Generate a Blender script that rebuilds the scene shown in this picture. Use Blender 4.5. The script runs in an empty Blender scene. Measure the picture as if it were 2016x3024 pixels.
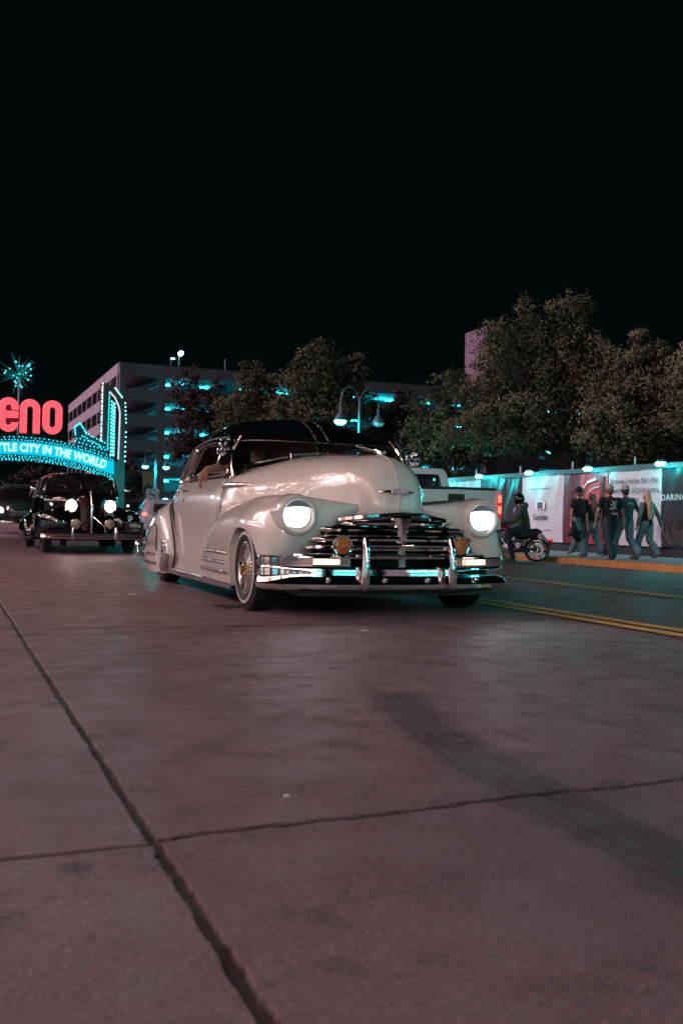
import bpy, bmesh, math, random
from math import sin, cos, pi, radians, sqrt, atan2
from mathutils import Vector, Matrix, noise, geometry
import numpy as np
S = bpy.context.scene
COL = S.collection
# ---------------------------------------------------------------- camera
HC = 0.61
AZ = radians(21.8)
cam_d = bpy.data.cameras.new('camera')
cam = bpy.data.objects.new('camera', cam_d)
COL.objects.link(cam)
cam_d.sensor_fit = 'VERTICAL'
cam_d.sensor_height = 36.0
cam_d.lens = 35.0
cam_d.clip_start = 0.05
cam_d.clip_end = 3000
cam_d.dof.use_dof = True
cam_d.dof.focus_distance = 6.6
cam_d.dof.aperture_fstop = 5.0
_p = radians(0.53); _r = radians(1.1)
_fw = Vector((sin(AZ)*cos(_p), cos(AZ)*cos(_p), sin(_p)))
_rt = Vector((cos(AZ), -sin(AZ), 0.0))
_up = _rt.cross(_fw)
_rt2 = _rt*cos(_r) + _up*sin(_r)
_up2 = -_rt*sin(_r) + _up*cos(_r)
cam.matrix_world = Matrix(((_rt2.x, _up2.x, -_fw.x, 0), (_rt2.y, _up2.y, -_fw.y, 0), (_rt2.z, _up2.z, -_fw.z, HC), (0, 0, 0, 1)))
S.camera = cam
# ---------------------------------------------------------------- world, light, exposure
W_ = bpy.data.worlds.new('World'); S.world = W_; W_.use_nodes = True
_n = W_.node_tree; _bg = _n.nodes['Background']
_sky = _n.nodes.new('ShaderNodeTexSky'); _sky.sky_type = 'NISHITA'; _sky.sun_disc = False
_sky.sun_elevation = radians(18); _sky.sun_rotation = radians(250)
_mx = _n.nodes.new('ShaderNodeMix'); _mx.data_type = 'RGBA'; _mx.inputs[0].default_value = 0.93
_n.links.new(_sky.outputs[0], _mx.inputs[6]); _mx.inputs[7].default_value = (0.35, 2.0, 2.3, 1)
_n.links.new(_mx.outputs[2], _bg.inputs[0])
_bg.inputs[1].default_value = 0.0011
sun_d = bpy.data.lights.new('city_glow_sun', 'SUN'); sun = bpy.data.objects.new('city_glow_sun', sun_d); COL.objects.link(sun)
sun_d.energy = 4.1; sun_d.angle = radians(24); sun_d.color = (1.0, 0.69, 0.82)
_sd = Vector((0.95, -0.10, -0.52))
sun.rotation_euler = _sd.to_track_quat('-Z', 'Y').to_euler()
S.view_settings.view_transform = 'Standard'; S.view_settings.look = 'None'
S.view_settings.exposure = 0.0; S.view_settings.gamma = 1.0
S.cycles.use_denoising = True
S.cycles.max_bounces = 6; S.cycles.glossy_bounces = 4; S.cycles.transparent_max_bounces = 12
S.cycles.caustics_reflective = False; S.cycles.caustics_refractive = False
S.cycles.sample_clamp_indirect = 4.0
random.seed(5)
# ---------------------------------------------------------------- materials
def mat(name, col, rough=0.5, metal=0.0, spec=0.5, coat=0.0, emit=None, es=0.0, noise_amt=0.0, nscale=8.0, bump=0.0, bscale=40.0, alpha=1.0, trans=0.0, ior=1.45, crough=0.03, rnoise=0.0):
    m = bpy.data.materials.new(name); m.use_nodes = True
    nt = m.node_tree; b = nt.nodes['Principled BSDF']
    b.inputs['Base Color'].default_value = (*col, 1); b.inputs['Roughness'].default_value = rough
    b.inputs['Metallic'].default_value = metal; b.inputs['Specular IOR Level'].default_value = spec
    b.inputs['Coat Weight'].default_value = coat; b.inputs['Coat Roughness'].default_value = crough
    b.inputs['IOR'].default_value = ior; b.inputs['Transmission Weight'].default_value = trans
    b.inputs['Alpha'].default_value = alpha
    if emit:
        b.inputs['Emission Color'].default_value = (*emit, 1); b.inputs['Emission Strength'].default_value = es
    if noise_amt or bump or rnoise:
        tc = nt.nodes.new('ShaderNodeTexCoord')
    if noise_amt:
        nz = nt.nodes.new('ShaderNodeTexNoise'); nz.inputs['Scale'].default_value = nscale; nz.inputs['Detail'].default_value = 6; nz.inputs['Roughness'].default_value = 0.65
        nt.links.new(tc.outputs['Object'], nz.inputs['Vector'])
        mx = nt.nodes.new('ShaderNodeMix'); mx.data_type = 'RGBA'
        mx.inputs[6].default_value = (*[c*(1-noise_amt) for c in col], 1); mx.inputs[7].default_value = (*[min(1, c*(1+noise_amt)) for c in col], 1)
        nt.links.new(nz.outputs['Fac'], mx.inputs[0]); nt.links.new(mx.outputs[2], b.inputs['Base Color'])
    if rnoise:
        n3 = nt.nodes.new('ShaderNodeTexNoise'); n3.inputs['Scale'].default_value = 5; n3.inputs['Detail'].default_value = 5
        nt.links.new(tc.outputs['Object'], n3.inputs['Vector'])
        mr = nt.nodes.new('ShaderNodeMapRange'); mr.inputs[1].default_value = 0.3; mr.inputs[2].default_value = 0.7
        mr.inputs[3].default_value = max(0, rough-rnoise); mr.inputs[4].default_value = rough+rnoise
        nt.links.new(n3.outputs['Fac'], mr.inputs[0]); nt.links.new(mr.outputs[0], b.inputs['Roughness'])
    if bump:
        n2 = nt.nodes.new('ShaderNodeTexNoise'); n2.inputs['Scale'].default_value = bscale; n2.inputs['Detail'].default_value = 4
        nt.links.new(tc.outputs['Object'], n2.inputs['Vector'])
        bp = nt.nodes.new('ShaderNodeBump'); bp.inputs['Strength'].default_value = bump; bp.inputs['Distance'].default_value = 0.02
        nt.links.new(n2.outputs['Fac'], bp.inputs['Height']); nt.links.new(bp.outputs[0], b.inputs['Normal'])
    return m
def emat(name, col, s, sample=True):
    m = bpy.data.materials.new(name); m.use_nodes = True; nt = m.node_tree
    b = nt.nodes['Principled BSDF']; b.inputs['Base Color'].default_value = (*[min(c, .8) for c in col], 1)
    b.inputs['Emission Color'].default_value = (*col, 1); b.inputs['Emission Strength'].default_value = s
    if not sample: m.cycles.emission_sampling = 'NONE'
    return m
M = {}
M['cream'] = mat('cream_paint', (0.74, 0.68, 0.645), 0.26, coat=1.0, crough=0.02)
M['blackpaint'] = mat('black_paint', (0.004, 0.004, 0.005), 0.2, coat=1.0, crough=0.03)
M['chrome'] = mat('chrome', (0.82, 0.80, 0.80), 0.07, metal=1.0, rnoise=0.03)
M['trimchrome'] = mat('brushed_chrome', (0.80, 0.77, 0.77), 0.24, metal=1.0, rnoise=0.05)
M['gold'] = mat('gold_metal', (0.75, 0.50, 0.24), 0.15, metal=1.0)
M['rubber'] = mat('tyre_rubber', (0.018, 0.017, 0.017), 0.6, noise_amt=0.2, nscale=30)
M['white_rubber'] = mat('whitewall_rubber', (0.62, 0.58, 0.55), 0.5, noise_amt=.08, nscale=20)
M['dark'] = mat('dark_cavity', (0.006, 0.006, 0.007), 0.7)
M['seam'] = mat('panel_gap', (0.02, 0.017, 0.016), 0.8)
M['glass'] = mat('thin_glass', (0.02, 0.02, 0.02), 0.03, alpha=0.12, spec=0.6)
M['lens'] = emat('headlamp_light', (0.93, 0.98, 1.0), 1.7)
_l = M['lens'].node_tree; _w = _l.nodes.new('ShaderNodeTexWave'); _w.inputs['Scale'].default_value = 26; _w.bands_direction = 'Y'; _tc = _l.nodes.new('ShaderNodeTexCoord'); _l.links.new(_tc.outputs['Object'], _w.inputs[0])
_mr = _l.nodes.new('ShaderNodeMapRange'); _mr.inputs[3].default_value = 1.1; _mr.inputs[4].default_value = 2.3; _l.links.new(_w.outputs['Fac'], _mr.inputs[0]); _l.links.new(_mr.outputs[0], _l.nodes['Principled BSDF'].inputs['Emission Strength'])
M['amber'] = mat('amber_lens', (0.42, 0.10, 0.015), 0.15, coat=1.0, emit=(1.0, 0.22, 0.02), es=0.03, bump=.4, bscale=150)
M['parklit'] = emat('parking_light', (1.0, 0.62, 0.42), 2.2)
M['seat'] = mat('seat_cloth', (0.55, 0.36, 0.31), 0.9, noise_amt=.2, nscale=20)
M['skin'] = mat('skin', (0.36, 0.165, 0.115), 0.55, noise_amt=.1, nscale=15)
M['hair'] = mat('dark_hair', (0.012, 0.008, 0.007), 0.45, bump=.5, bscale=200)
# ---------------------------------------------------------------- mesh helpers
class MB:
    def __init__(s): s.v = []; s.f = []; s.T = Matrix.Identity(4)
    def add(s, vs, fs):
        o = len(s.v); T = s.T
        s.v += [tuple(T @ Vector(p)) for p in vs]; s.f += [tuple(i+o for i in f) for f in fs]; return s
    def box(s, c, d, rz=0.0, R=None):
        x, y, z = d[0]/2, d[1]/2, d[2]/2
        vs = [(-x,-y,-z),(x,-y,-z),(x,y,-z),(-x,y,-z),(-x,-y,z),(x,-y,z),(x,y,z),(-x,y,z)]
        Rm = R or Matrix.Rotation(rz, 3, 'Z'); c = Vector(c)
        return s.add([tuple(Rm @ Vector(v) + c) for v in vs], [(0,3,2,1),(4,5,6,7),(0,1,5,4),(1,2,6,5),(2,3,7,6),(3,0,4,7)])
    def tube(s, pts, r, n=8, cap=True, closed=False, sx=1.0):
        pts = [Vector(p) for p in pts]; k = len(pts)
        rs = r if isinstance(r, (list, tuple)) else [r]*k
        vs = []; fs = []; prev = None
        for i, p in enumerate(pts):
            if closed: t = (pts[(i+1) % k]-pts[i-1])
            else: t = pts[min(i+1, k-1)]-pts[max(i-1, 0)]
            if t.length < 1e-9: t = Vector((0, 0, 1))
            t.normalize()
            if prev is None:
                a = Vector((0, 0, 1)) if abs(t.z) < 0.9 else Vector((0, 1, 0))
                u = t.cross(a).normalized()
            else:
                u = prev - t*prev.dot(t); u.normalize()
            prev = u; w = t.cross(u)
            for j in range(n):
                an = 2*pi*j/n
                vs.append(p + (u*cos(an)*sx + w*sin(an))*rs[i])
        m = k if closed else k-1
        for i in range(m):
            for j in range(n):
                a = i*n+j; b = i*n+(j+1) % n; i2 = ((i+1) % k)*n
                fs.append((a, b, i2+(j+1) % n, i2+j))
        if cap and not closed:
            fs.append(tuple(range(n-1, -1, -1))); fs.append(tuple((k-1)*n+j for j in range(n)))
        return s.add(vs, fs)
    def cyl(s, a, b, r0, r1=None, n=16): return s.tube([a, b], [r0, r0 if r1 is None else r1], n)
    def ball(s, c, r, n=12, m=8):
        rx, ry, rz = (r, r, r) if not isinstance(r, (tuple, list)) else r
        vs = [(c[0], c[1], c[2]+rz)]; fs = []
        for i in range(1, m):
            for j in range(n):
                th = pi*i/m; ph = 2*pi*j/n
                vs.append((c[0]+rx*sin(th)*cos(ph), c[1]+ry*sin(th)*sin(ph), c[2]+rz*cos(th)))
        vs.append((c[0], c[1], c[2]-rz)); L = len(vs)-1
        for j in range(n):
            fs.append((0, 1+j, 1+(j+1) % n)); fs.append((L, L-n+(j+1) % n, L-n+j))
        for i in range(m-2):
            for j in range(n):
                a = 1+i*n+j; b = 1+i*n+(j+1) % n
                fs.append((a, a+n, b+n, b))
        return s.add(vs, fs)
    def lathe(s, prof, c=(0,0,0), axis='Z', n=32, a0=0.0, a1=2*pi):
        full = abs(a1-a0-2*pi) < 1e-6; k = n if full else n+1; vs = []; fs = []
        for (r, h) in prof:
            for j in range(k):
                an = a0+(a1-a0)*j/n; u, w = r*cos(an), r*sin(an)
                if axis == 'Z': p = (u, w, h)
                elif axis == 'X': p = (h, u, w)
                else: p = (w, h, u)
                vs.append((c[0]+p[0], c[1]+p[1], c[2]+p[2]))
        for i in range(len(prof)-1):
            for j in range(n):
                a = i*k+j; b = i*k+(j+1) % k
                fs.append((a, b, b+k, a+k))
        return s.add(vs, fs)
    def sheet(s, P, flip=False):
        nu = len(P); nv = len(P[0]); vs = [tuple(p) for r in P for p in r]; fs = []
        for i in range(nu-1):
            for j in range(nv-1):
                f = (i*nv+j, i*nv+j+1, (i+1)*nv+j+1, (i+1)*nv+j)
                fs.append(f[::-1] if flip else f)
        return s.add(vs, fs)
    def prism(s, poly, h0, h1, plane='XY'):
        n = len(poly)
        def P(a, b, h): return {'XY': (a, b, h), 'XZ': (a, h, b), 'YZ': (h, a, b)}[plane]
        vs = [P(a, b, h0) for a, b in poly] + [P(a, b, h1) for a, b in poly]
        return s.add(vs, [tuple(range(n-1, -1, -1)), tuple(range(n, 2*n))] + [(i, (i+1) % n, n+(i+1) % n, n+i) for i in range(n)])
    def mirror_y(s):
        o = len(s.v); s.v += [(x, -y, z) for x, y, z in s.v]; s.f += [tuple(i+o for i in f[::-1]) for f in s.f[:]]; return s
    def mesh(s, name, m, smooth=True, ang=35, merge=0.0):
        me = bpy.data.meshes.new(name); me.from_pydata(s.v, [], s.f); me.update()
        bm = bmesh.new(); bm.from_mesh(me)
        if merge: bmesh.ops.remove_doubles(bm, verts=bm.verts, dist=merge)
        bmesh.ops.recalc_face_normals(bm, faces=bm.faces)
        if smooth:
            ca = radians(ang)
            for f in bm.faces: f.smooth = True
            for e in bm.edges:
                if len(e.link_faces) == 2 and e.calc_face_angle(0) > ca: e.smooth = False
        bm.to_mesh(me); bm.free()
        if m: me.materials.append(m)
        return me
    def build(s, name, m, parent=None, smooth=True, ang=35, loc=None, bevel=0.0, solid=0.0, merge=0.0, label=None):
        me = s.mesh(name, m, smooth, ang, merge)
        o = bpy.data.objects.new(name, me); COL.objects.link(o)
        if parent: o.parent = parent
        if loc: o.location = loc
        if bevel:
            b = o.modifiers.new('b', 'BEVEL'); b.width = bevel; b.segments = 2; b.limit_method = 'ANGLE'; b.angle_limit = radians(40)
        if solid:
            b = o.modifiers.new('s', 'SOLIDIFY'); b.thickness = solid; b.offset = -1
        if label: o['label'] = label
        return o
def thing(name, label, cat, loc=(0,0,0), rz=0.0, group=None):
    o = bpy.data.objects.new(name, None); COL.objects.link(o); o.empty_display_size = .2
    o.location = loc; o.rotation_euler = (0, 0, rz); o['label'] = label; o['category'] = cat
    if group: o['group'] = group
    return o
def tag(o, label=None, cat=None, group=None, kind=None):
    if label: o['label'] = label
    if cat: o['category'] = cat
    if group: o['group'] = group
    if kind: o['kind'] = kind
    return o
def copytree(o, loc=None, rz=None, label=None, parent=None):
    c = o.copy(); COL.objects.link(c)
    if parent: c.parent = parent
    if loc is not None: c.location = loc
    if rz is not None: c.rotation_euler = (0, 0, rz)
    if label: c['label'] = label
    for ch in list(o.children): copytree(ch, parent=c)
    return c
def cr(p0, p1, p2, p3, t):
    return 0.5*((2*p1)+(-p0+p2)*t+(2*p0-5*p1+4*p2-p3)*t*t+(-p0+3*p1-3*p2+p3)*t**3)
def spl(P, n):          # catmull-rom resample of a list of points (n per span)
    P = np.array(P, float); k = len(P)
    G = np.concatenate([[2*P[0]-P[1]], P, [2*P[-1]-P[-2]]]); out = []
    for i in range(k-1):
        for j in range(n): out.append(cr(G[i], G[i+1], G[i+2], G[i+3], j/n))
    out.append(P[-1]); return np.array(out)
def surf(net, nu, nv):  # net[col][row][3] -> dense grid
    A = np.array(net, float)
    B = np.array([spl(c, nv) for c in A])
    C = np.array([spl(B[:, j], nu) for j in range(B.shape[1])]).transpose(1, 0, 2)
    return C
def inpoly(x, y, P):
    c = False; n = len(P); j = n-1
    for i in range(n):
        if (P[i][1] > y) != (P[j][1] > y) and x < (P[j][0]-P[i][0])*(y-P[i][1])/(P[j][1]-P[i][1]+1e-12)+P[i][0]: c = not c
        j = i
    return c
def near_poly(x, y, P):
    best = 1e9; q = (x, y)
    for i in range(len(P)):
        ax, ay = P[i]; bx, by = P[(i+1) % len(P)]; dx, dy = bx-ax, by-ay
        t = max(0, min(1, ((x-ax)*dx+(y-ay)*dy)/(dx*dx+dy*dy+1e-12)))
        X, Y = ax+t*dx, ay+t*dy; d = (X-x)**2+(Y-y)**2
        if d < best: best = d; q = (X, Y)
    return q
def cutgrid(G, poly, keep=False, off=0.0, jmin=0, imin=0):
    """grid surface with the faces inside poly (x,z) removed (or only those kept); the border snapped onto poly"""
    nu, nv = G.shape[:2]; G = G.copy()
    if off:
        du = np.gradient(G, axis=0); dv = np.gradient(G, axis=1); N = np.cross(du, dv); N /= (np.linalg.norm(N, axis=2, keepdims=True)+1e-9)
        sg = np.sign(N[..., 1].mean()); G = G+N*off*sg
    ins = np.zeros((nu-1, nv-1), bool)
    for i in range(nu-1):
        for j in range(nv-1):
            c = (G[i, j]+G[i+1, j]+G[i, j+1]+G[i+1, j+1])/4
            ins[i, j] = inpoly(c[0], c[2], poly) and i >= imin and j >= jmin
    sel = ins if keep else ~ins
    use = np.zeros((nu, nv), bool); un = np.zeros((nu, nv), bool)
    for i in range(nu-1):
        for j in range(nv-1):
            t = use if sel[i, j] else un
            t[i:i+2, j:j+2] = True
    for i in range(nu):
        for j in range(nv):
            if use[i, j] and un[i, j]:
                q = near_poly(G[i, j, 0], G[i, j, 2], poly); G[i, j, 0], G[i, j, 2] = q
    idx = -np.ones((nu, nv), int); vs = []; fs = []
    for i in range(nu):
        for j in range(nv):
            if use[i, j]: idx[i, j] = len(vs); vs.append(tuple(G[i, j]))
    for i in range(nu-1):
        for j in range(nv-1):
            if sel[i, j]: fs.append((idx[i, j], idx[i+1, j], idx[i+1, j+1], idx[i, j+1]))
    return vs, fs
def cdt_sheet(outer, holes, fn, step):
    """flat polygon with holes, filled with inner points and mapped to 3D by fn(a,b)"""
    vs = []; es = []
    for L in [outer]+holes:
        o = len(vs); vs += [Vector(p) for p in L]; es += [(o+i, o+(i+1) % len(L)) for i in range(len(L))]
    xs = [p[0] for p in outer]; ys = [p[1] for p in outer]
    x = min(xs)+step*.5
    while x < max(xs):
        y = min(ys)+step*.5
        while y < max(ys):
            if inpoly(x, y, outer) and not any(inpoly(x, y, h) for h in holes): vs.append(Vector((x, y)))
            y += step
        x += step
    r = geometry.delaunay_2d_cdt(vs, es, [], 0, 1e-5); V = r[0]; F = []
    for f in r[2]:
        cx = sum(V[i].x for i in f)/len(f); cy = sum(V[i].y for i in f)/len(f)
        if inpoly(cx, cy, outer) and not any(inpoly(cx, cy, h) for h in holes): F.append(tuple(f))
    return [tuple(fn(v.x, v.y)) for v in V], F
def rpoly(P, r, n=4):   # round the corners of a polygon
    out = []; k = len(P)
    for i in range(k):
        a = Vector(P[i-1]); b = Vector(P[i]); c = Vector(P[(i+1) % k])
        u = (a-b); w = (c-b); ru = min(r, u.length*.45); rw = min(r, w.length*.45)
        p0 = b+u.normalized()*ru; p1 = b+w.normalized()*rw
        for j in range(n+1):
            t = j/n; q = p0*(1-t)**2+b*2*t*(1-t)+p1*t*t; out.append((q.x, q.y))
    return out
def text_mb(txt, size, depth=0.0, bold=0.0, shear=0.0, res=3, spacing=1.0, align='CENTER'):
    """text outline as verts/faces in its local XY plane, centred"""
    cu = bpy.data.curves.new('t', 'FONT'); cu.body = txt; cu.size = size; cu.extrude = depth; cu.offset = bold; cu.shear = shear
    cu.resolution_u = res; cu.space_character = spacing; cu.align_x = align; cu.align_y = 'CENTER'
    o = bpy.data.objects.new('t', cu); COL.objects.link(o)
    dg = bpy.context.evaluated_depsgraph_get(); me = bpy.data.meshes.new_from_object(o.evaluated_get(dg))
    vs = [tuple(v.co) for v in me.vertices]; fs = [tuple(p.vertices) for p in me.polygons]
    bpy.data.objects.remove(o); bpy.data.curves.remove(cu); bpy.data.meshes.remove(me)
    return vs, fs
def remesh_body(capsules, name, m, parent, voxel=0.012, smooth=3, balls=()):
    """one continuous surface from tapered capsules [(p0, r0, p1, r1)]"""
    b = MB()
    for p0, r0, p1, r1 in capsules:
        p0 = Vector(p0); p1 = Vector(p1)
        b.tube([p0.lerp(p1, t) for t in (0, .25, .5, .75, 1)], [r0+(r1-r0)*t for t in (0, .25, .5, .75, 1)], 10)
        b.ball(p0, r0, 10, 7); b.ball(p1, r1, 10, 7)
    for c, r in balls: b.ball(c, r, 14, 10)
    o = b.build(name, m, None, smooth=False)
    r = o.modifiers.new('r', 'REMESH'); r.mode = 'VOXEL'; r.voxel_size = voxel
    sm = o.modifiers.new('s', 'SMOOTH'); sm.iterations = smooth; sm.factor = 0.6
    dg = bpy.context.evaluated_depsgraph_get(); me = bpy.data.meshes.new_from_object(o.evaluated_get(dg))
    o.modifiers.clear(); o.data = me; me.name = name
    for p in me.polygons: p.use_smooth = True
    if not me.materials: me.materials.append(m)
    if parent: o.parent = parent
    return o
# ---------------------------------------------------------------- road, kerbs, pavements
def road_z(x):
    return 0.0 if x < 4.4 else -0.034*(x-4.4)
JX = 0.385
def concrete():
    m = bpy.data.materials.new('road_concrete'); m.use_nodes = True; nt = m.node_tree; L = nt.links
    b = nt.nodes['Principled BSDF']; N = nt.nodes.new
    tc = N('ShaderNodeTexCoord'); sp = N('ShaderNodeSeparateXYZ'); L.new(tc.outputs['Object'], sp.inputs[0])
    def math(op, a, c=None, clamp=False):
        n = N('ShaderNodeMath'); n.operation = op; n.use_clamp = clamp
        for k, v in enumerate((a, c)):
            if v is None: continue
            if isinstance(v, (int, float)): n.inputs[k].default_value = v
            else: L.new(v, n.inputs[k])
        return n.outputs[0]
    def nz(scale, det=5, rough=.6, vec=None, sc=None):
        n = N('ShaderNodeTexNoise'); n.inputs['Scale'].default_value = scale; n.inputs['Detail'].default_value = det; n.inputs['Roughness'].default_value = rough
        src = tc.outputs['Object']
        if sc:
            mp = N('ShaderNodeMapping'); mp.inputs['Scale'].default_value = sc; L.new(src, mp.inputs[0]); src = mp.outputs[0]
        L.new(src, n.inputs['Vector']); return n.outputs['Fac']
    def rng(v, a, c, d=0.0, e=1.0):
        n = N('ShaderNodeMapRange'); n.interpolation_type = 'SMOOTHSTEP'; L.new(v, n.inputs[0])
        for i, q in enumerate((a, c, d, e)): n.inputs[i+1].default_value = q
        return n.outputs[0]
    def mul(v, w, fac):   # colour * (1 - fac*k)
        n = N('ShaderNodeMix'); n.data_type = 'RGBA'; L.new(fac, n.inputs[0]); L.new(v, n.inputs[6]); n.inputs[7].default_value = w; return n.outputs[2]
    big = nz(0.9, 4, .6); med = nz(5.0, 6, .65); fine = nz(55, 6, .75); grit = nz(110, 4, .85); streak = nz(3.0, 5, .6, sc=(3.2, .35, 1))
    base = N('ShaderNodeMix'); base.data_type = 'RGBA'; L.new(rng(big, .3, .7), base.inputs[0])
    base.inputs[6].default_value = (0.178, 0.096, 0.110, 1); base.inputs[7].default_value = (0.265, 0.150, 0.168, 1)
    c = base.outputs[2]
    c = mul(c, (0.10, 0.08, 0.08, 1), math('MULTIPLY', rng(med, .53, .66), .65))
    c = mul(c, (0.24, 0.19, 0.18, 1), math('MULTIPLY', rng(streak, .55, .78), .3))
    c = mul(c, (0.085, 0.066, 0.066, 1), math('MULTIPLY', rng(fine, .51, .60), .8))
    c = mul(c, (0.42, 0.30, 0.31, 1), math('MULTIPLY', rng(grit, .54, .62), .75))
    # round oil spots
    vo = N('ShaderNodeTexVoronoi'); vo.inputs['Scale'].default_value = 3.3; L.new(tc.outputs['Object'], vo.inputs['Vector'])
    c = mul(c, (0.045, 0.034, 0.035, 1), math('MULTIPLY', rng(math('ADD', vo.outputs['Distance'], math('MULTIPLY', med, .16)), .24, .12), math('MULTIPLY', rng(big, .42, .55), .75)))
    v2 = N('ShaderNodeTexVoronoi'); v2.inputs['Scale'].default_value = 9.0; mpv = N('ShaderNodeMapping'); mpv.inputs['Scale'].default_value = (1.0, .55, 1); mpv.inputs['Rotation'].default_value = (0, 0, .5); L.new(tc.outputs['Object'], mpv.inputs[0]); L.new(mpv.outputs[0], v2.inputs['Vector'])
    c = mul(c, (0.030, 0.022, 0.022, 1), math('MULTIPLY', rng(math('ADD', v2.outputs['Distance'], math('MULTIPLY', fine, .22)), .21, .13), math('MULTIPLY', rng(nz(1.7, 2), .42, .58), .8)))
    # old tyre skid bending over the slab
    x, y = sp.outputs[0], sp.outputs[1]
    ym = math('MAXIMUM', math('SUBTRACT', y, 1.6), 0.0)
    xc = math('ADD', math('MULTIPLY', math('MULTIPLY', ym, ym), .095), 1.255)
    dx = math('ABSOLUTE', math('ADD', math('SUBTRACT', x, xc), math('MULTIPLY', math('SUBTRACT', med, .5), .05)))
    ribs = math('ADD', math('MULTIPLY', math('SINE', math('MULTIPLY', math('ADD', math('SUBTRACT', x, xc), math('MULTIPLY', fine, .006)), 150.0)), .17), .83)
    band = math('MULTIPLY', rng(dx, .150, .060), rng(math('ADD', y, math('MULTIPLY', med, .1)), 3.36, 3.24))
    band = math('MULTIPLY', band, ribs)
    tread = nz(30, 2, .5, sc=(1.6, .06, 1))
    band = math('MULTIPLY', band, rng(tread, .25, .7, .70, 1.0))
    c = mul(c, (0.038, 0.027, 0.030, 1), math('MULTIPLY', math('MULTIPLY', band, rng(med, .35, .6, 1.0, .85)), .95))
    # asphalt-dark tone in the far half of the road
    c = mul(c, (0.045, 0.045, 0.048, 1), math('MULTIPLY', rng(x, 5.9, 6.5), .55))
    # joint filler
    at = N('ShaderNodeAttribute'); at.attribute_name = 'joint'
    c = mul(c, (0.034, 0.018, 0.015, 1), at.outputs['Fac'])
    L.new(c, b.inputs['Base Color'])
    L.new(rng(med, .3, .7, .38, .62), b.inputs['Roughness']); b.inputs['Specular IOR Level'].default_value = .28
    h = math('ADD', math('MULTIPLY', fine, .5), math('ADD', math('MULTIPLY', grit, .35), math('MULTIPLY', med, 1.2)))
    bp = N('ShaderNodeBump'); bp.inputs['Strength'].default_value = .9; bp.inputs['Distance'].default_value = .012
    L.new(h, bp.inputs['Height']); L.new(bp.outputs[0], b.inputs['Normal'])
    return m
def joint_depth(x, y):
    """how deep (0..1) the slab joints are at this spot, with ragged edges"""
    n1 = noise.noise(Vector((y*9, 3.1, 0)))*.5+noise.noise(Vector((y*38, 7.7, 0)))*.35+noise.noise(Vector((y*3, 9.7, 0)))*.5
    n2 = noise.noise(Vector((y*11, 13.1, 5)))*.5+noise.noise(Vector((y*45, 17.7, 2)))*.4
    a = JX-.015+n1*.012; b2 = JX+.006+n2*.008
    d = 0.0
    if a < x < b2: d = 1.0
    for y0, sl in ((1.872, .055), (5.555, -.05)):
        yc = y0+(x-JX)*sl+noise.noise(Vector((x*2.3, 1.3, y0)))*.026+noise.noise(Vector((x*17, 4.3, y0)))*.014+(.012 if x > JX else 0)
        w = (.0095+noise.noise(Vector((x*23, 8, y0)))*.0032)*(1 if y0 < 3 else 1.5)
        if abs(y-yc) < w: d = max(d, 1.0)
    return d
def build_road():
    xs = [-9.0, -6, -4, -2, -1, -.5, 0, .2, .3, .345]
    x = JX-.032
    while x < JX+.034: xs.append(x); x += .0032
    xs += [.43, .5]
    x = .55
    while x < 2.4: xs.append(x); x += .035
    xs += [2.5, 2.7, 3, 3.4, 3.8, 4.1, 4.4, 4.8, 5.4, 6.2, 7.2, 8.5, 10, 12, 14.3]
    xs = sorted(xs)
    ys = [-60, -20, -6, -2, -1, 0, .4, .7]
    y = .8
    while y < 12:
        ys.append(y)
        if 1.81 < y < 1.98: y += .0042
        elif 5.48 < y < 5.63: y += .008
        else: y += .012 if y < 3 else (.03 if y < 6 else .08)
    ys += [13, 15, 18, 22, 28, 36, 50, 70, 100, 160, 300, 700]
    nx, ny = len(xs), len(ys); vs = []; at = []
    for yy in ys:
        for xx in xs:
            d = joint_depth(xx, yy) if -0.3 < xx < 2.7 and .7 < yy < 12 else (1.0 if abs(xx-JX) < .011 else 0.0)
            z = road_z(xx)
            if .7 < yy < 12: z += noise.noise(Vector((xx*.9, yy*.9, 0)))*.004
            # raised spalled lip on the right of the long joint
            if 0 < yy < 12: z += .0013*math.exp(-((xx-JX-.014)/.005)**2)*(0.7+.6*noise.noise(Vector((yy*6, 2, 2))))
            z -= d*.0065*(1+.5*noise.noise(Vector((xx*60, yy*30, 0)))); vs.append((xx, yy, z)); at.append(d)
    fs = [(j*nx+i, j*nx+i+1, (j+1)*nx+i+1, (j+1)*nx+i) for j in range(ny-1) for i in range(nx-1)]
    me = bpy.data.meshes.new('road'); me.from_pydata(vs, [], fs); me.update()
    a = me.attributes.new('joint', 'FLOAT', 'POINT'); a.data.foreach_set('value', at)
    me.polygons.foreach_set('use_smooth', [True]*len(me.polygons))
    me.materials.append(M['concrete'])
    o = bpy.data.objects.new('road', me); COL.objects.link(o); o['kind'] = 'structure'
M['concrete'] = concrete()
build_road()
M['yellow'] = mat('yellow_road_paint', (0.80, 0.40, 0.11), 0.55, noise_amt=.2, nscale=18)
M['kerb_paint'] = mat('yellow_kerb_paint', (0.42, 0.19, 0.05), 0.7, noise_amt=.6, nscale=6, bump=.4, bscale=30)
M['walk'] = mat('pavement_concrete', (0.20, 0.20, 0.20), 0.8, noise_amt=.25, nscale=4, bump=.3, bscale=30)
M['soil'] = mat('soil', (0.05, 0.045, 0.04), 0.95, noise_amt=.4, nscale=1)
def stripe(x0, w, y0, y1, name):
    b = MB(); n = 60; P = []
    for k in range(n+1):
        y = y0+(y1-y0)*(k/n)**2
        P.append([(x0, y, road_z(x0)+.0075), (x0+w, y, road_z(x0+w)+.0075)])
    b.sheet(P); o = b.build(name, M['yellow'], None); o['kind'] = 'structure'
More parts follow.
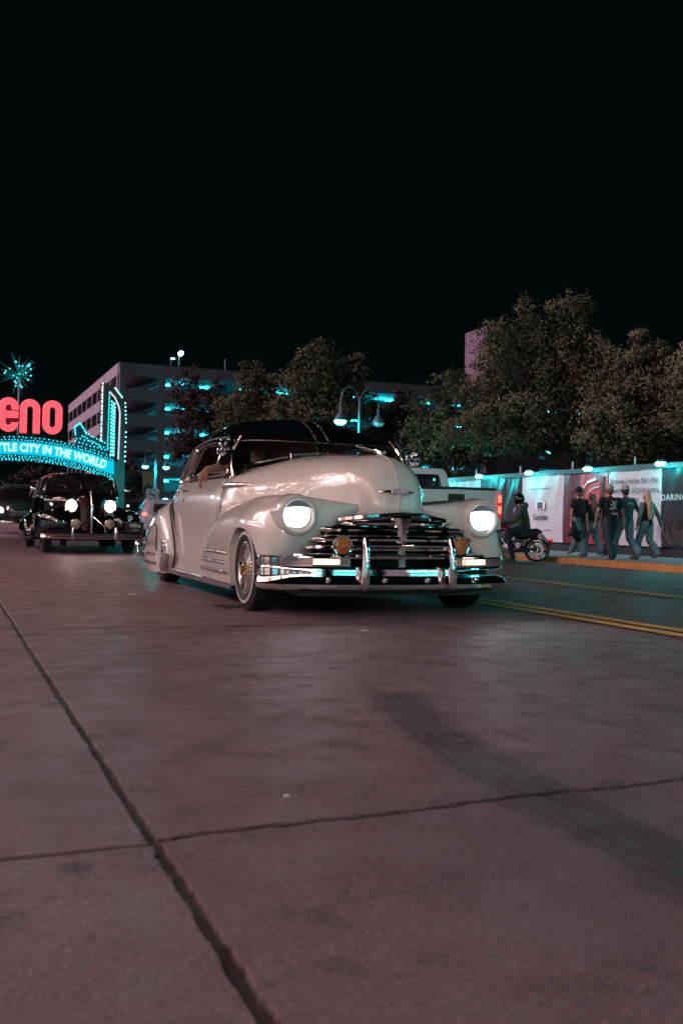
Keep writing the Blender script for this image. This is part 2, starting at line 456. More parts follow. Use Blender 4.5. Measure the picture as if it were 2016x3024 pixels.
for x0 in (3.80, 3.98): stripe(x0, .115, -8, 300, 'lane_line')
for x0 in (6.60, 6.78): stripe(x0, .11, -8, 300, 'lane_line')
def kerb(xa, xb, zt, zb, name, m, lab=None):
    b = MB(); k = 80; P = []
    r = .02 if xb > xa else -.02
    for i in range(k+1):
        y = -40+440*(i/k)**1.5
        P.append([(xa, y, zb-.1), (xa, y, zt-.02), (xa+r, y, zt), (xb, y, zt), (xb, y, zb-.1)])
    o = b.sheet(P).build(name, m, None, ang=50); o['kind'] = 'structure'
kerb(14.3, 14.48, -.185, -.337, 'kerb', M['kerb_paint'])
kerb(-9.0, -9.18, .15, 0, 'kerb', M['walk'])
b = MB(); b.sheet([[(14.48, -40, -.188), (14.48, 400, -.188)], [(21.0, -40, -.19), (21.0, 400, -.19)]]); o = b.build('pavement', M['walk'], None); o['kind'] = 'structure'
b = MB(); b.sheet([[(-15.0, -40, .147), (-15.0, 400, .147)], [(-9.18, -40, .147), (-9.18, 400, .147)]]); o = b.build('pavement', M['walk'], None); o['kind'] = 'structure'
b = MB(); b.sheet([[(-1500, -1500, -.55), (-1500, 1500, -.55)], [(1500, -1500, -.55), (1500, 1500, -.55)]]); o = b.build('ground', M['soil'], None); o['kind'] = 'structure'
# small litter lying on the slabs
def drain_patch():
    b = MB()
    for k in range(6):
        b.box((1.80+.035*k, 6.74-.01*k, .006), (.022, .22, .004), rz=.25)
    o = b.build('tar_mark', M['seam'], None); o['kind'] = 'structure'
drain_patch()

def gpt(S_x, S_y):
    a = (S_x-1008)/2940.0; d = _fw+_rt2*a-_up2*((S_y-1512)/2940.0); k = -HC/d.z; return (d.x*k, d.y*k)
M['litter'] = mat('pale_litter', (.55, .50, .50), .7)
for k, (px_, py_, r, lab) in enumerate([(845, 2358, .006, 'tiny pale pebble on the concrete just above the cross joint'), (1074, 1865, .016, 'small pale scrap of paper on the road in front of the cream car'), (390, 1757, .020, 'pale scrap of paper on the road left of the cream car front wheel'), (345, 1782, .013, 'tiny pale chip on the road beside the paper scrap left of the cream car')]):
    x, y = gpt(px_, py_); b = MB(); rr = random.Random(k)
    n = 9; b.prism([(r*(1+rr.uniform(-.3, .5))*cos(2*pi*i/n)*(1.6 if k else 1), r*(1+rr.uniform(-.3, .5))*sin(2*pi*i/n)) for i in range(n)], .001, .006)
    o = b.build('pebble' if k in (0, 3) else 'paper_scrap', M['litter'], None, loc=(x, y, .003)); tag(o, lab, 'litter')
# ---------------------------------------------------------------- the cream and black fastback lowrider
FB = thing('fastback_car', 'cream 1940s fastback lowrider car with glossy black roof and bright headlights, closest to the camera', 'car', (2.77, 6.46, 0), radians(-90-0.8))
# car space: x forward, y to the car's left.  the measured nets below use +y = the car's right, so flip y at build time
def fl(b): b.v = [(x, -y, z) for x, y, z in b.v]; return b
def both(b): return b.mirror_y()
cream, chrome, black = M['cream'], M['chrome'], M['blackpaint']
# hull: columns nose -> tail, rows sill -> crown
def col(*r): return list(r)
hull = [
 col((.42,0,.20),(.42,0,.35),(.42,0,.50),(.560,0,.655),(.553,0,.79),(.52,0,.90),(.455,0,.985),(.34,0,1.045),(.18,0,1.072)),
 col((.42,.10,.20),(.42,.10,.35),(.42,.10,.50),(.545,.10,.655),(.536,.10,.79),(.50,.095,.897),(.435,.083,.98),(.315,.058,1.046),(.15,0,1.076)),
 col((.40,.18,.20),(.40,.18,.35),(.40,.18,.50),(.500,.185,.66),(.492,.183,.795),(.455,.175,.897),(.385,.15,.977),(.26,.10,1.046),(.10,0,1.081)),
 col((.36,.24,.20),(.36,.24,.35),(.36,.25,.50),(.405,.245,.665),(.395,.240,.80),(.36,.232,.90),(.28,.20,.985),(.17,.13,1.05),(.03,0,1.087)),
 col((.22,.29,.20),(.22,.29,.35),(.22,.30,.50),(.235,.290,.67),(.23,.278,.80),(.20,.262,.905),(.13,.225,.995),(.04,.142,1.06),(-.07,0,1.093)),
 col((-.06,.37,.20),(-.06,.37,.35),(-.06,.38,.50),(-.06,.385,.67),(-.06,.365,.80),(-.07,.335,.915),(-.10,.275,1.012),(-.15,.16,1.075),(-.21,0,1.101)),
 col((-.40,.58,.16),(-.40,.60,.35),(-.40,.62,.50),(-.40,.59,.67),(-.40,.545,.80),(-.40,.475,.925),(-.40,.36,1.03),(-.42,.20,1.09),(-.45,0,1.112)),
 col((-.75,.855,.13),(-.75,.83,.25),(-.75,.835,.48),(-.75,.815,.66),(-.75,.765,.82),(-.75,.675,.935),(-.74,.48,1.03),(-.72,.25,1.09),(-.70,0,1.11)),
 col((-1.05,.87,.12),(-1.05,.842,.24),(-1.05,.842,.47),(-1.05,.828,.66),(-1.05,.795,.81),(-1.05,.735,.925),(-1.02,.62,.955),(-.98,.40,1.0),(-.95,0,1.04)),
 col((-1.4,.875,.12),(-1.4,.846,.235),(-1.4,.846,.47),(-1.4,.833,.66),(-1.4,.803,.81),(-1.4,.74,.928),(-1.4,.70,.932),(-1.38,.66,.90),(-1.36,.62,.86)),
 col((-1.9,.875,.12),(-1.9,.846,.235),(-1.9,.846,.47),(-1.9,.833,.66),(-1.9,.803,.81),(-1.9,.74,.93),(-1.9,.70,.934),(-1.9,.66,.90),(-1.9,.62,.86)),
 col((-2.4,.865,.12),(-2.4,.84,.235),(-2.4,.84,.47),(-2.4,.825,.66),(-2.4,.795,.81),(-2.4,.73,.93),(-2.4,.69,.934),(-2.4,.65,.90),(-2.4,.61,.86)),
 col((-2.9,.83,.12),(-2.9,.80,.235),(-2.9,.80,.47),(-2.9,.79,.66),(-2.9,.765,.81),(-2.9,.70,.925),(-2.9,.66,.93),(-2.9,.62,.90),(-2.9,.58,.86)),
 col((-3.4,.74,.14),(-3.4,.73,.26),(-3.4,.73,.47),(-3.4,.72,.65),(-3.4,.69,.79),(-3.4,.62,.90),(-3.4,.58,.905),(-3.4,.54,.88),(-3.4,.5,.84)),
 col((-3.85,.62,.17),(-3.87,.62,.29),(-3.88,.61,.47),(-3.87,.59,.62),(-3.85,.55,.75),(-3.82,.48,.85),(-3.82,.44,.85),(-3.8,.4,.83),(-3.8,.36,.8)),
 col((-4.2,.45,.2),(-4.27,.45,.30),(-4.28,.43,.45),(-4.25,.41,.58),(-4.2,.37,.69),(-4.12,.32,.78),(-4.1,.28,.78),(-4.05,.25,.76),(-4.0,.2,.74)),
 col((-4.36,.2,.22),(-4.44,.2,.31),(-4.46,.19,.44),(-4.43,.18,.55),(-4.38,.16,.65),(-4.28,.14,.73),(-4.25,.12,.73),(-4.2,.1,.7),(-4.1,.1,.7)),
 col((-4.39,0,.22),(-4.47,0,.31),(-4.49,0,.44),(-4.46,0,.55),(-4.41,0,.65),(-4.31,0,.73),(-4.28,0,.73),(-4.2,0,.7),(-4.1,0,.7)),
]
G = surf(hull, 7, 6)
b = MB(); b.sheet(G); both(b); fl(b); body = b.build('body', cream, FB, merge=.0008, ang=50)
# front fenders (wing over the wheel, cut for the wheel arch)
fen = [
 col((.43,.655,.18),(.445,.635,.36),(.46,.52,.50),(.47,.38,.61),(.47,.31,.69),(.44,.27,.725),(.40,.235,.715)),
 col((.45,.73,.18),(.475,.72,.36),(.49,.63,.50),(.495,.53,.61),(.485,.48,.70),(.43,.41,.742),(.33,.245,.725)),
 col((.43,.81,.18),(.475,.805,.36),(.495,.75,.50),(.495,.70,.62),(.465,.665,.72),(.38,.58,.765),(.20,.285,.732)),
 col((.37,.86,.18),(.415,.872,.36),(.43,.85,.50),(.41,.815,.62),(.37,.765,.72),(.27,.67,.775),(.06,.34,.74)),
 col((.22,.895,.18),(.26,.91,.36),(.26,.90,.50),(.24,.87,.62),(.20,.815,.715),(.13,.72,.777),(-.1,.43,.75)),
 col((0,.905,.17),(.02,.922,.36),(.02,.915,.50),(0,.89,.62),(-.04,.83,.715),(-.08,.75,.770),(-.30,.53,.752)),
 col((-.25,.91,.16),(-.25,.927,.33),(-.25,.917,.47),(-.27,.892,.58),(-.28,.855,.67),(-.32,.79,.742),(-.48,.66,.742)),
 col((-.6,.91,.15),(-.6,.925,.28),(-.6,.917,.40),(-.6,.90,.51),(-.62,.875,.60),(-.64,.835,.672),(-.72,.77,.70)),
 col((-.92,.905,.15),(-.92,.915,.24),(-.92,.912,.34),(-.92,.902,.43),(-.93,.885,.51),(-.94,.86,.575),(-.96,.80,.60)),
 col((-1.13,.895,.15),(-1.13,.906,.21),(-1.13,.903,.28),(-1.13,.893,.35),(-1.13,.878,.41),(-1.14,.86,.455),(-1.15,.81,.47)),
 col((-1.17,.83,.15),(-1.175,.835,.21),(-1.175,.835,.28),(-1.175,.83,.35),(-1.175,.825,.41),(-1.17,.82,.45),(-1.165,.80,.46)),
]
arch = [(-.235,.0),(-.235,.36),(-.225,.44),(-.19,.50),(-.14,.540),(-.06,.558),(.04,.556),(.13,.54),(.23,.50),(.32,.435),(.375,.355),(.405,.26),(.415,.0)]
fen = [c+[(c[-1][0]-.02, c[-1][1]-.16, c[-1][2]-.06)] for c in fen]
fen = [[(x-.10, y-.17, z) for x, y, z in fen[0]]]+fen
GF = surf(fen, 14, 12)[0:]
def fit(b):      # the far wing sits a touch closer in
    b.v = [(x, y*.965, z) for x, y, z in b.v]; return b
for s in (1, -1):
    vs, fs = cutgrid(GF, arch, imin=34)
    b = MB(); b.add(vs, fs)
    if s == 1: fl(b)
    else: fit(b)
    b.build('front_fender', cream, FB, solid=0, ang=60)
    # rolled lip of the arch
    b = MB(); lip = []
    for p in spl([(q[0], 0, q[1]) for q in arch[0:11]], 4):
        d = ((GF[..., 0]-p[0])**2+(GF[..., 2]-p[2])**2); d[:34] = 9; d[..., :] = d; k = np.unravel_index(np.argmin(d), d.shape)
        lip.append((p[0], GF[k][1], max(p[2], .15)))
    L2 = [(x+.004, y-.012, z) for x, y, z in lip]; L3 = [(x, y-.05, z) for x, y, z in lip]
    b.sheet([lip, L3]);
    b.tube([(x, y-.004, z) for x, y, z in lip], .0065, 6)
    if s == 1: fl(b)
    b.build('arch_lip', cream, FB)
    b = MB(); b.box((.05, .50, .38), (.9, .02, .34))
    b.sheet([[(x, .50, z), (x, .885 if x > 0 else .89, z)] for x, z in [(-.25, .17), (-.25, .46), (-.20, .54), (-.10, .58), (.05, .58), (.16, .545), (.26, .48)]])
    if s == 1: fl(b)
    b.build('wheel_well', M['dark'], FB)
# rear fenders + skirts
rf = [
 col((-2.56,.835,.115),(-2.38,.84,.27),(-2.43,.84,.42),(-2.60,.835,.58),(-2.80,.815,.69),(-2.98,.77,.75)),
 col((-2.58,.89,.112),(-2.40,.90,.27),(-2.45,.905,.42),(-2.62,.885,.58),(-2.82,.85,.695),(-3.0,.785,.760)),
 col((-2.67,.935,.11),(-2.55,.945,.27),(-2.59,.945,.42),(-2.72,.92,.575),(-2.89,.875,.69),(-3.05,.785,.765)),
 col((-2.95,.95,.10),(-2.95,.965,.27),(-2.95,.955,.42),(-3.0,.93,.56),(-3.09,.88,.68),(-3.18,.77,.757)),
 col((-3.3,.94,.11),(-3.3,.955,.27),(-3.3,.94,.42),(-3.3,.91,.55),(-3.35,.85,.66),(-3.4,.74,.725)),
 col((-3.7,.90,.12),(-3.72,.91,.27),(-3.7,.89,.42),(-3.68,.85,.54),(-3.65,.79,.64),(-3.62,.68,.69)),
 col((-4.05,.80,.14),(-4.08,.81,.28),(-4.05,.79,.41),(-4.0,.75,.52),(-3.95,.69,.6),(-3.85,.58,.64)),
 col((-4.25,.60,.17),(-4.28,.60,.28),(-4.25,.59,.4),(-4.2,.56,.5),(-4.1,.52,.56),(-3.95,.48,.6)),
]
GR = surf(rf, 22, 26)
rarch = [(-2.70,.0),(-2.73,.30),(-2.77,.42),(-2.83,.51),(-2.97,.545),(-3.12,.53),(-3.3,.45),(-3.42,.33),(-3.48,.2),(-3.5,.0)]
rarch2 = [(x+.0, z) for x, z in rarch]
for s in (1, -1):
    b = MB(); b.sheet(GR)
    if s == 1: fl(b)
    b.build('rear_fender', cream, FB, ang=60)
    vs, fs = cutgrid(GR, rarch2, keep=True, off=.008, imin=24)
    b = MB(); b.add(vs, fs)
    if s == 1: fl(b)
    sk = b.build('fender_skirt', cream, FB, ang=60, solid=.012)
    # dark gap round the skirt and along the leading edge of the fender
    def on(G_, x, z, off):
        d = (G_[..., 0]-x)**2+(G_[..., 2]-z)**2; d[:18] += 1 if off > .004 else 0; k = np.unravel_index(np.argmin(d), d.shape); return (x, G_[k][1]+off, z)
    b = MB(); b.tube([on(GR, p[0]+.006, p[1]+.004, .009) for p in spl([(q[0], q[1]) for q in rarch[1:9]], 4)], .0055, 5)
    b.tube([tuple(GR[7, j]+np.array([0.01, .004, 0])) for j in range(0, GR.shape[1], 3)], .007, 5)
    if s == 1: fl(b)
    b.build('fender_welting', M['seam'], FB)
    for k, (za, xa, xb) in enumerate([(.36, -2.77, -3.5), (.275, -2.73, -3.62), (.19, -2.715, -3.62)]):
        b = MB(); pts = []
        for t in np.linspace(0, 1, 14):
            x = xa+(xb-xa)*t; pts.append(on(GR, x, za, .018))
        b.tube(pts, [.004]+[.0115]*12+[.003], 10)
        if s == 1: fl(b)
        b.build('trim_bar', M['trimchrome'], sk)
    b = MB(); P = []   # ribbed gravel shield on the fender front
    for j in np.linspace(0, 1, 25):
        z = .10+.31*j; row = []
        for i in np.linspace(0, 1, 9):
            xf = np.interp(z, [.10, .27, .42], [-2.57, -2.40, -2.445]); xr = xf-(.15 if z > .14 else .12)+.05*max(0, (.16-z)/.06)
            p = on(GR, xf+(xr-xf)*i, z, .0)
            P_ = (p[0], p[1]+.007+.004*sin(pi*i)+(.0045 if int(j*24) % 5 == 0 else 0), z); row.append(P_)
        P.append(row)
    b.sheet(P)
    if s == 1: fl(b)
    b.build('gravel_shield', M['trimchrome'], FB, solid=.004)
# three bars on each front fender, sills, spear, seam, handle
def ony(G_, x, z, i0=32):
    d = (G_[..., 0]-x)**2+(G_[..., 2]-z)**2; d = d.copy(); d[:i0] += 1; k = np.unravel_index(np.argmin(d), d.shape); return G_[k][1]
for s in (1, -1):
    for za in (.375, .305, .240):
        b = MB(); pts = [(x, ony(GF, x, za)+.006, za) for x in np.linspace(-1.135, -.27, 18)]
        b.tube(pts, [.006]+[.0125]*16+[.006], 10)
        if s == 1: fl(b)
        b.build('trim_bar', M['trimchrome'], FB)
    b = MB()
    def sill(xa, xb, y, z, h):
        P = []
        for x in np.linspace(xa, xb, 12):
            P.append([(x, y-.006, z+h), (x, y+.008, z+h-.006), (x, y+.016, z+h*.6), (x, y+.014, z+h*.25), (x, y+.004, z), (x, y-.03, z-.002)])
        b.sheet(P)
    sill(-1.13, -.245, .898, .118, .062); sill(-2.48, -1.115, .880, .108, .055)
    if s == 1: fl(b)
    b.build('sill_trim', M['trimchrome'], FB)
    b = MB(); b.tube([(x, ony(G, x, .866, 0)+.004, .866) for x in (-1.10, -1.07, -.95, -.82, -.72, -.62, -.56)], [.006, .020, .023, .023, .020, .013, .003], 12)
    if s == 1: fl(b)
    sp_ = b.build('hood_spear', M['trimchrome'], FB)
    sp_.scale = (1, 1, 1)
    b = MB()   # door shut lines
    def seam(pts): b.tube(spl(pts, 6), .0032, 5)
    seam([(x, ony(G, x, z, 0)+.001, z) for x, z in ((-1.02, .92), (-.98, .86), (-.93, .79), (-.88, .72), (-.86, .66))])
    if s == 1: fl(b)
    b.build('door_gap', M['seam'], FB)
    b = MB(); b.tube([(-2.18, .80, .845), (-2.18, .86, .845)], .011, 8); b.tube([(-2.17, .862, .846), (-2.22, .865, .846), (-2.31, .862, .842)], [.012, .013, .008], 8)
    b.cyl((-2.22, .82, .76), (-2.22, .838, .76), .012)
    if s == 1: fl(b)
    b.build('door_handle', M['trimchrome'], FB)
# roof shell
roof = [
 col((-1.20,0,1.325),(-1.21,.2,1.32),(-1.25,.42,1.305),(-1.34,.60,1.262)),
 col((-1.34,0,1.375),(-1.35,.21,1.368),(-1.38,.43,1.345),(-1.43,.61,1.285)),
 col((-1.65,0,1.425),(-1.65,.22,1.415),(-1.65,.445,1.382),(-1.65,.63,1.295)),
 col((-2.1,0,1.45),(-2.1,.24,1.44),(-2.1,.46,1.40),(-2.1,.64,1.297)),
 col((-2.6,0,1.432),(-2.6,.235,1.42),(-2.6,.45,1.375),(-2.6,.63,1.262)),
 col((-3.05,0,1.37),(-3.05,.225,1.355),(-3.05,.43,1.30),(-3.05,.605,1.175)),
 col((-3.45,0,1.26),(-3.45,.205,1.245),(-3.45,.40,1.19),(-3.45,.56,1.06)),
 col((-3.82,0,1.10),(-3.82,.18,1.085),(-3.82,.34,1.04),(-3.82,.47,.93)),
 col((-4.1,0,.92),(-4.1,.15,.91),(-4.1,.27,.875),(-4.08,.36,.80)),
 col((-4.32,0,.74),(-4.32,.12,.735),(-4.3,.2,.72),(-4.26,.25,.68)),
]
roof = [[(p[0], p[1], p[2]+[.052, .048, .034, .0][k]*(1 if 0 < n < 7 else .4)) for k, p in enumerate(c)] for n, c in enumerate(roof)]
GRf = surf(roof, 6, 6)
b = MB(); b.sheet(GRf); both(b); fl(b); b.build('roof', black, FB, merge=.001, ang=60, solid=.02)
drip = [tuple(GRf[i, -1]) for i in range(GRf.shape[0])]
dx_ = [p[0] for p in drip][::-1]; dy_ = [p[1] for p in drip][::-1]; dz_ = [p[2] for p in drip][::-1]
bx_ = [-4.28, -4.12, -3.82, -3.4, -2.9, -2.4, -1.9, -1.4, -1.05, -.9]; by_ = [.14, .32, .48, .62, .70, .73, .74, .74, .735, .70]; bz_ = [.73, .78, .85, .90, .925, .93, .93, .928, .925, .93]
def side_pt(x, z, off=0.0):
    xr = min(max(x, -4.2), -1.36)
    yt, zt = np.interp(xr, dx_, dy_), np.interp(xr, dx_, dz_); yb, zb = np.interp(x, bx_, by_), np.interp(x, bx_, bz_)
    t = (z-zb)/max(zt-zb, .02); bulge = .012*sin(pi*min(max(t, 0), 1)); return (x, yb+(yt-yb)*t+bulge+off, z)
outer = [(-.93, .932), (-1.06, 1.04), (-1.22, 1.17), (-1.35, 1.258)]
outer += [(x, np.interp(x, dx_, dz_)) for x in np.linspace(-1.42, -3.95, 26)] + [(x, np.interp(x, bx_, bz_)) for x in np.linspace(-3.9, -.97, 30)]
win1 = rpoly([(-1.045, .965), (-1.19, 1.10), (-1.40, 1.243), (-1.75, 1.262), (-2.26, 1.262), (-2.50, .965)], .06)
win2 = rpoly([(-2.62, .965), (-2.44, 1.245), (-2.66, 1.215), (-2.90, 1.15), (-3.12, 1.05), (-3.24, .965)], .05)
M['chrome_trim'] = chrome
for s in (1, -1):
    vs, fs = cdt_sheet(outer, [win1, win2], lambda x, z: side_pt(x, z), .06)
    b = MB(); b.add(vs, fs)
    if s == 1: fl(b)
    b.build('window_pillars', black, FB, solid=.02)
    for wi, w in enumerate((win1, win2)):
        b = MB(); b.tube([side_pt(x, z, .006) for x, z in w], .0125, 8, closed=True)
        if s == 1: fl(b)
        fr = b.build('window_frame', chrome, FB)
        b = MB(); b.tube([side_pt(x, z, -.016) for x, z in [((x-(-1.8 if wi == 0 else -2.83))*.93+(-1.8 if wi == 0 else -2.83), (z-1.1)*.87+1.1) for x, z in w]], .009, 8, closed=True)
        if s == 1: fl(b)
        b.build('window_channel', chrome, fr)
    vent = rpoly([(-1.08, .985), (-1.20, 1.09), (-1.41, 1.225), (-1.50, 1.23), (-1.545, .985)], .04)
    b = MB(); b.tube([side_pt(x, z, -.004) for x, z in vent], .009, 8, closed=True); b.tube([side_pt(-1.555, .96, -.004), side_pt(-1.50, 1.25, -.004)], .011, 8)
    b.tube([side_pt(-1.2, 1.03, .0), side_pt(-1.53, 1.03, .0)], .005, 6)
    if s == 1: fl(b)
    b.build('vent_frame', chrome, FB)
    b = MB(); b.add(*cdt_sheet(vent, [], lambda x, z: side_pt(x, z, -.006), .08))
    if s == 1: fl(b)
    b.build('vent_glass', M['glass'], FB)
    gw = [win2] if s == 1 else [win2, win1]
    for w in gw:
        b = MB(); b.add(*cdt_sheet(w, [], lambda x, z: side_pt(x, z, -.012), .08))
        if s == 1: fl(b)
        b.build('side_glass', M['glass'], FB)
    # drip rail and belt moulding
    b = MB(); b.tube([(p[0], p[1]+.006, p[2]) for p in drip if p[0] > -3.9], .0085, 6)
    if s == 1: fl(b)
    b.build('drip_rail', chrome, FB)
    b = MB(); b.tube([(x, np.interp(x, bx_, by_)+.007, np.interp(x, bx_, bz_)+.004) for x in np.linspace(-.97, -4.0, 30)], .010, 8)
    if s == 1: fl(b)
    b.build('belt_trim', chrome, FB)
# windscreen surround, in (y, v) space
def ws(y, v, off=0.0):
    a = abs(y)/.70
    bp = Vector((-.80-.20*a*a-.03*a, y, 1.098-.165*a**2.2)); yt = y*.60/.70; a2 = abs(yt)/.60
    tp = Vector((-1.20-.14*a2*a2, yt, 1.325-.062*a2*a2)); return bp.lerp(tp, v)+Vector((off, 0, 0))
outw = [(-.70, 0), (-.35, 0), (0, 0), (.35, 0), (.70, 0), (.70, .5), (.70, 1), (.35, 1), (0, 1), (-.35, 1), (-.70, 1), (-.70, .5)]
h1 = rpoly([(.02, .16), (.30, .15), (.575, .17), (.60, .96), (.3, .98), (.02, .98)], .09); h2 = [(-x, y) for x, y in h1][::-1]
b = MB(); b.add(*cdt_sheet(outw, [h1, h2], ws, .06)); b.build('windscreen_surround', black, FB, solid=.015)
for h in (h1, h2):
    b = MB(); b.tube([ws(y, v, .006) for y, v in h], .006, 6, closed=True); fr = b.build('windscreen_trim', chrome, FB)
    b = MB(); b.add(*cdt_sheet(h, [], lambda y, v: ws(y, v, -.006), .1)); b.build('windscreen_glass', M['glass'], FB)
b = MB(); b.tube([ws(0, .02, .012), ws(0, .5, .012), ws(0, 1, .012)], .011, 8); b.build('windscreen_divider', chrome, FB)
# outside sun visor over the windscreen
P = []
for t in np.linspace(0, 1, 9):
    row = []
    for y in np.linspace(-.70, .70, 29):
        a = abs(y)/.70
        top = Vector((-1.40-.12*a*a, y*.93, 1.445-.13*a**2.3)); fr = Vector((-.93-.20*a**2.4, y*.985, 1.228+.022*a**2-.03*a**6))
        p = top.lerp(fr, t); p.z += .036*sin(pi*t)*(1-.3*a); row.append(p)
    P.append(row)
b = MB(); b.sheet(P); vis = b.build('sun_visor', black, FB, solid=.012)
b = MB(); b.tube([P[-1][j]+Vector((.004, 0, 0)) for j in range(29)], .0055, 6); b.build('visor_trim', M['chrome'], vis)
for y in (-.045, .06):
    b = MB(); b.tube([P[t][14+int(round(y/.05))]*1+Vector((0, y-round(y/.05)*.05, .004)) for t in range(1, 9)], .005, 5); b.build('visor_seam_glint', M['trimchrome'], vis)  # seams in bright metal, drawing the visor's two highlight lines
# spot-lamp brackets and spot lamps on the pillars
for s in (-1, 1):
    b = MB()
    b.tube([(-1.16, .68*s, 1.285), (-1.08, .70*s, 1.22), (-1.01, .715*s, 1.165), (-.97, .725*s, 1.11)], [.010, .017, .026, .014], 8)
    b.tube([(-.95, .66*s, 1.255), (-.96, .69*s, 1.20), (-1.0, .715*s, 1.14)], [.009, .013, .016], 8)
    b.tube([(-.97, .725*s, 1.11), (-.945, .735*s, 1.02), (-.93, .725*s, .94)], [.012, .009, .012], 8)
    b.build('pillar_bracket', chrome, FB)
    cx, cy, cz = (-1.08, -.78, 1.140) if s == -1 else (-1.02, .83, 1.135)
    fk = .58 if s == -1 else 1.0
    b = MB(); b.tube([(-1.0, .72*s, 1.16), (cx-.02, cy-.03*s, cz+.02), (cx, cy, cz)], .011, 8)
    b.lathe([(r*fk, h*fk) for r, h in [(.001, -.085), (.03, -.08), (.055, -.055), (.066, -.02), (.070, .01), (.066, .016), (.060, .018)]], (cx, cy, cz), 'X', 20)
    if s == -1:
        b.ball((cx-.02, cy, cz+.055), .022)
    sl = b.build('spot_lamp', chrome, FB)
    b = MB(); b.lathe([(r*fk, h*fk) for r, h in [(.0, -.055), (.03, -.045), (.05, -.02), (.061, .012)]], (cx, cy, cz), 'X', 20); b.build('reflector', chrome, sl)
    b = MB(); b.lathe([(r*fk, h*fk) for r, h in [(.0, .026), (.035, .022), (.061, .015)]], (cx, cy, cz), 'X', 20); b.build('lamp_glass', M['glass'], sl)
# headlamps
M['satin'] = mat('satin_metal', (.34, .35, .38), .35, metal=.4)
for s in (1, -1):
    y = .675*s if s < 0 else .645; z = .642; x = .475
    b = MB(); b.lathe([(.142, -.10), (.139, -.01), (.134, .025), (.126, .042), (.114, .050), (.102, .046), (.096, .030), (.094, .01)], (x, y, z), 'X', 40)
    hl = b.build('headlamp_bezel', cream, FB)
    b = MB(); b.lathe([(.0, .046), (.04, .043), (.075, .032), (.095, .016)], (x, y, z), 'X', 36); b.build('headlamp_lens', M['lens'], hl)
    b = MB(); P = []
    for i in range(13):          # half-moon eyelid over the lens
        ph = radians(27+126*i/12); row = []
        for q in np.linspace(0, 1, 6):
            yy = .098*cos(ph); zt = .098*sin(ph); zl = .098*sin(radians(27))+ .012*sin(pi*(i/12)); zz = zt+(zl-zt)*q
            row.append((x+.030+.028*sqrt(max(0, 1-(yy*yy+zz*zz)/.0105)), y+yy, z+zz))
        P.append(row)
    b.sheet(P); b.build('headlamp_visor', M['satin'], hl, solid=.003)
# grille
b = MB(); P = []
for j in range(9):
    t = j/8; z = .64-.44*t; w = .34+.33*min(1, t*1.6)**1.2; P.append([(.405-.05*(y/.7)**2, y, z) for y in np.linspace(-w, w, 15)])
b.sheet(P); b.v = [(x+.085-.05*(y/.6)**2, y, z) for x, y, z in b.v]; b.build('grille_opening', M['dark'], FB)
def bar(z, w, x0, r, curve=.10, drop=.0, n=21, tip=.25, flat=1.0):
    bb = MB(); pts = []; rs = []
    for t in np.linspace(-1, 1, n):
        y = w*t; pts.append((x0-curve*abs(t)**2.2, y, z-drop*t*t)); rs.append(r*max(tip, min(1, (1-abs(t))*7+tip)))
    bb.tube(pts, rs, 10, sx=flat); return bb
bar(.606, .385, .605, .024, .12, .012).build('grille_bar', chrome, FB)
bar(.562, .545, .615, .024, .15, .004).build('grille_bar', chrome, FB)
bar(.500, .60, .62, .024, .155, .006).build('grille_bar', chrome, FB)
bar(.438, .60, .62, .022, .155).build('grille_bar', chrome, FB)
bar(.385, .77, .635, .020, .22).build('grille_bar', chrome, FB)
b = MB()   # arched header moulding under the nose
P = []
for t in np.linspace(-1, 1, 25):
    y = .40*t; z = .668-.042*abs(t)**1.3; x = .625-.125*t*t; P.append([(x-.05, y, z+.014), (x-.012, y, z+.014), (x+.004, y, z+.006), (x+.008, y, z-.012), (x, y, z-.026), (x-.04, y, z-.028)])
b.sheet(P); b.build('grille_header', chrome, FB)
b = MB()
for t in np.linspace(-.9, .9, 19): b.box((.632-.115*(t*t), .30*t, .662-.030*abs(t)**1.3), (.006, .018, .010))
b.build('header_badge', M['dark'], FB)
b = MB(); P = []
for t in np.linspace(0, 1, 12):
    w = .035*(1-t)**6+.044-.010*t; z = .635-.335*t; P.append([(.605, -w, z), (.632, -w*.8, z), (.650, -w*.3, z), (.652, w*.3, z), (.632, w*.8, z), (.605, w, z)])
b.sheet(P); b.build('grille_centre_bar', chrome, FB, ang=25)
# bumper
def bprof(x, y, nx, ny, h0, h1, sc=1.0):
    out = []
    for a, z in [(-.055, h1-.004), (-.02, h1), (.002, h1-.004), (.012, h1-.022), (.006, h1-.045), (.022, h0+.062), (.040, h0+.040), (.036, h0+.015), (.012, h0), (-.03, h0+.002)]:
        out.append((x+nx*a, y+ny*a, z))
    return out
path = spl([(.685, 0), (.675, .3), (.635, .55), (.575, .73), (.52, .82), (.455, .872), (.40, .888)], 8)
P = []
for i, p in enumerate(path):
    d = path[min(i+1, len(path)-1)]-path[max(i-1, 0)]; d /= np.linalg.norm(d); nx, ny = d[1], -d[0]
    if nx < 0 or (nx < .3 and ny < 0): nx, ny = -nx, -ny
    t = i/(len(path)-1); sq = max(0, (t-.86)/.14)**2.5; P.append(bprof(p[0], p[1], nx, ny, .172+.035*sq, .326-.02*sq))
last = P[-1]; cxx = sum(q[0] for q in last)/len(last); cyy = sum(q[1] for q in last)/len(last); czz = sum(q[2] for q in last)/len(last)
for kk, off in ((.8, .022), (.45, .034), (.02, .038)): P.append([(cxx+(q[0]-cxx)*kk-off*.9, cyy+(q[1]-cyy)*kk+off*.15, czz+(q[2]-czz)*kk) for q in last])
b = MB(); b.sheet(P); both(b); b.v = [(x, y*.955 if y > 0 else y, z) for x, y, z in b.v]; bump = b.build('front_bumper', chrome, FB, merge=.0005, ang=45)
P = []
